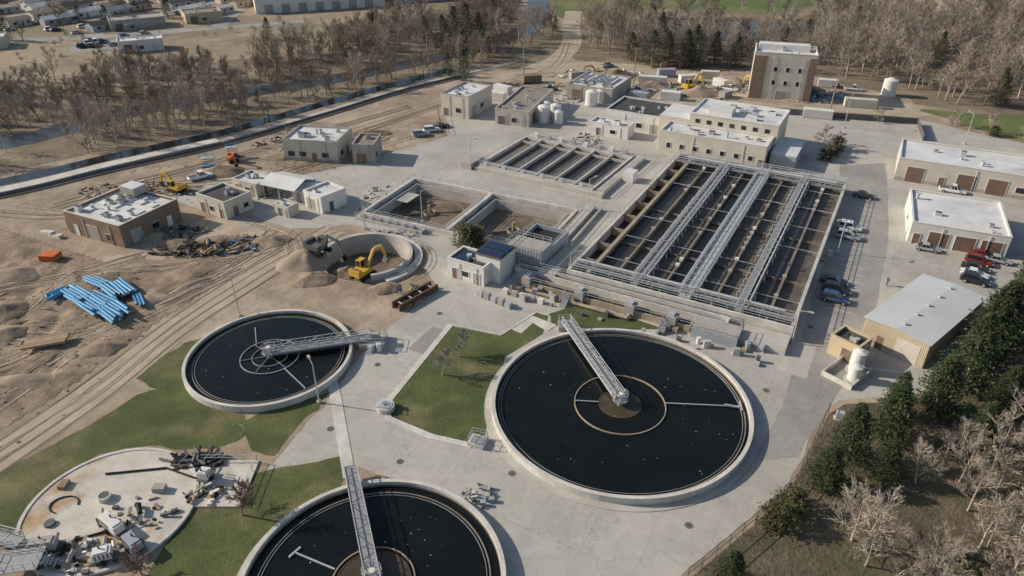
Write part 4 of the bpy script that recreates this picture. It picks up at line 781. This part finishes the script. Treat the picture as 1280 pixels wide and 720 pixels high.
def conifer(h,seed,r,mat,n=420,m=9,bush=False):
    rr=random.Random(seed); b=MB(); b.cyl((0,0,-.1),(0,0,h*.95),.02*h+.05,BARKD,6,.02,cap=False)
    for i in range(n):
        t=(i+rr.random())/n
        z=h*(.05+.93*t) if not bush else h*(.05+.85*t)
        prof=(1-t)**.68*(.75+.25*min(1,t*6)) if not bush else math.sqrt(max(.02,1-(2*t-.75)**2/1.6))
        a=i*2.39996+rr.uniform(-.4,.4); L=r*prof*(rr.uniform(.5,1.2)+.42*noise.noise((cos(a)*2,sin(a)*2,z*.5+seed)))+.1
        d=Vector((cos(a),sin(a),rr.uniform(-.2,.25))); 
        for j in range(m):
            u=(.35+.65*(j+rr.random())/m); c=Vector((0,0,z))+d*L*u+Vector((rr.gauss(0,.12),rr.gauss(0,.12),rr.gauss(0,.1)))*(.5+r*.25)
            s=rr.uniform(.10,.22)*(.8+r*.1); dv=(Vector((cos(a),sin(a),rr.uniform(-.4,.6)))+Vector((rr.uniform(-.8,.8),rr.uniform(-.8,.8),0))).normalized()
            sd=dv.cross(Vector((rr.uniform(-.4,.4),rr.uniform(-.4,.4),1))).normalized()
            b.add([c-dv*s-sd*s*.35,c-dv*s*.3+sd*s*.5,c+dv*s*1.3,c-sd*s*.55],[(0,1,2,3)],mat)
    return b.mesh('pine_tree')
BT=[bare(12,i,BARK,.55,9,6,7,3,.04) for i in range(4)]
BW=[bare(10,60+i,BARK,.85,11,7,7,3,.03) for i in range(3)]
BD=[bare(10,20+i,BARKD,.7,9,6,6,3,.05) for i in range(4)]
SH=[bare(4,40+i,BARKD,1.0,9,6,5,3,.03) for i in range(2)]
SHP=[bare(5,50+i,BARK,.95,10,7,6,3,.03) for i in range(3)]
CN=[conifer(10,i,3.9,NEED,580,11) for i in range(5)]
CF=[conifer(10,30+i,3.2,NEED,280,8) for i in range(3)]
CB=[conifer(3,10+i,1.7,NEEDB,190,8,True) for i in range(2)]
def put(me,x,y,s,parent=None,nm='bare_tree',z=0,sz=None):
    o=bpy.data.objects.new(nm,me); o.location=(x,y,z); o.rotation_euler=(0,0,R.random()*6.28); o.scale=(s,s,sz or s); col.objects.link(o)
    if parent: o.parent=parent
    return o
def thicket(name,poly,sp,pick,avoid=(),ex=None):
    e=bpy.data.objects.new(name,None); col.objects.link(e)
    xs_=[p[0] for p in poly];ys_=[p[1] for p in poly]; y=min(ys_); c=0
    while y<max(ys_):
        x=min(xs_)
        while x<max(xs_):
            px=x+R.uniform(-.5,.5)*sp;py=y+R.uniform(-.5,.5)*sp
            if inpoly(px,py,poly) and noise.noise((px*.045,py*.045,2))>-.28 and all(dline(px,py,L)>d for L,d in avoid) and not (ex and ex(px,py)):
                me,s=pick(px,py); put(me,px,py,s,e,'tree'); c+=1
            x+=sp
        y+=sp
    return c
rvw=[(RV,6.5),([(-150,128),(-115,152),(-99,167),(-78,186),(-57,210),(-38,234),(-18,254)],5.5),([(-20,236),(0,252),(16,272),(24,300),(26,330)],5.5)]
PL=[(-175,150),(-118,160),(-97,182),(-76,198),(-55,222),(-35,244),(-15,260),(14,276),(20,330),(14,400),(-33,392),(-60,335),(-80,288),(-122,256),(-165,238),(-215,232)]
def pkL(x,y):
    q=R.random(); v=noise.noise((x*.03,y*.03,8))
    if q<.25: return R.choice(SH),R.uniform(1,1.7)
    if q<.275: return R.choice(CF),R.uniform(.6,1.1)
    return R.choice(BT if q<.45+v else BD),R.uniform(.65,1.15)
thicket('riverside_bare_trees',PL,4.5,pkL,rvw)
PR=[(30,286),(48,262),(82,262),(104,248),(128,236),(132,216),(150,208),(300,262),(300,380),(155,372),(140,352),(60,356),(32,340)]
def pkR(x,y):
    q=R.random()
    if q<.2: return R.choice(SHP),R.uniform(.9,1.6)
    if q<.225: return R.choice(CF),R.uniform(.8,1.3)
    return R.choice(BT+BT+BD[:2]),R.uniform(.85,1.5)
thicket('woodland_bare_trees',PR,5.7,pkR,(),lambda x,y: inpoly(x,y,[(36,316),(55,338),(80,346),(155,344),(145,320),(110,306),(82,299),(58,303)]))
PB=[(38,46),(36,55),(47,62),(58,69),(66,73),(80,86),(94,102),(125,104),(125,30),(40,38)]
def pkB(x,y):
    q=R.random()
    if q<.10: return R.choice(CB),R.uniform(.8,1.4)
    if q<.45: return R.choice(SHP),R.uniform(.9,1.5)
    return R.choice(BW),R.uniform(.6,1.0)
thicket('hedgerow_bare_trees',PB,3.5,pkB)
for x,y,h in [(37.5,62,7),(42,66.5,8.5),(48.5,70,9.5),(51.5,74.5,7),(57.5,75.5,10),(64,80.5,12),(67,84.5,8),(72.5,89,12.5),(78.5,93,9),(83,98.5,12.5),(89,105.5,9.5),(95,112,11.5),(101,117,10),(108,121,11),(22.8,48.8,5),(60,69,7),(67,76,8),(45,63,6.5)]:
    put(R.choice(CN),x,y,h/10*R.uniform(.86,1.06),nm='pine_tree',sz=h/10*R.uniform(.9,1.08))
for x,y,h in [(50,262,13),(56,265,12),(62,262,13),(66,266,14),(73,265,12),(80,262,11),(-18,292,17),(-13,288,14),(-23,296,15),(-27,290,13),(-16,241,11),(-22,250,8),(-218,300,10),(-206,305,9),(-212,296,7),(-100,306,9),(60,300,12),(44,272,10),(150,218,8),(-240,310,9),(-180,335,9),(-196,342,8),(-160,352,9),(-228,338,8),(-250,355,9),(-190,372,9)]:
    put(R.choice(CF),x,y,h/10*1.25,nm='pine_tree',sz=h/10)
for x,y,s in [(30,56,1.2),(32.5,58.5,1.1),(-8.6,123.8,1.7),(-7.2,124.5,1.4),(78,170,1.2),(81,173,1),(83.5,177,1.3),(130,188,1)]: put(R.choice(CB),x,y,s,nm='evergreen_shrub')
for i in range(26): put(R.choice(BD),-150-R.uniform(0,130),295+R.uniform(0,100),R.uniform(.7,1.1))
for i in range(70): put(R.choice(SH),R.uniform(-190,-75),R.uniform(262,345),R.uniform(.5,1.0),nm='bare_shrub')
for me,x,y,s in [(0,-8,88,1.1),(1,-10.2,83.5,1.0)]: put(bare(5,70+me,BARKG,.85,11,8,8,3,.03),x,y,s)
put(bare(5.5,80,BARKR,.95,13,8,8,3,.034),-31,57.5,1.15); put(bare(5.5,81,BARKR,.95,12,8,7,3,.034),-39,49.5,.9)
for x,y,s in [(79,171,1),(84,178,1.1),(82,182,1.2),(130,190,1.3),(137,186,1.4),(124,196,1.1),(104,200,1),(-60,186,.8)]: put(R.choice(SHP),x,y,s)
# ---------------------------------------------------------------- light, sky, camera
sc=bpy.context.scene
wd=bpy.data.worlds.new('World'); sc.world=wd; wd.use_nodes=True; nt=wd.node_tree
sky=nt.nodes.new('ShaderNodeTexSky'); sky.sky_type='NISHITA'; sky.sun_disc=False
EL,AZ=27,12
sky.sun_elevation=math.radians(EL); sky.sun_rotation=math.radians(-(90-AZ))
nt.links.new(sky.outputs[0],nt.nodes['Background'].inputs[0]); nt.nodes['Background'].inputs[1].default_value=.12
sl=bpy.data.lights.new('sun','SUN'); sl.energy=5; sl.angle=math.radians(.5); sl.color=(1,.91,.78)
so=bpy.data.objects.new('sun',sl); col.objects.link(so)
e,a=math.radians(EL),math.radians(AZ)
d=Vector((cos(a)*cos(e),-sin(a)*cos(e),-sin(e))); so.rotation_euler=d.to_track_quat('-Z','Y').to_euler(); so.location=(-100,20,120)
ca=bpy.data.cameras.new('camera'); ca.lens=36*900/1280; ca.sensor_width=36; ca.clip_end=8000; ca.clip_start=.5
co=bpy.data.objects.new('camera',ca); co.location=(0,0,65); co.rotation_euler=(math.radians(59),0,0); col.objects.link(co); sc.camera=co
sc.view_settings.view_transform='Standard'; sc.view_settings.look='None'; sc.view_settings.exposure=0
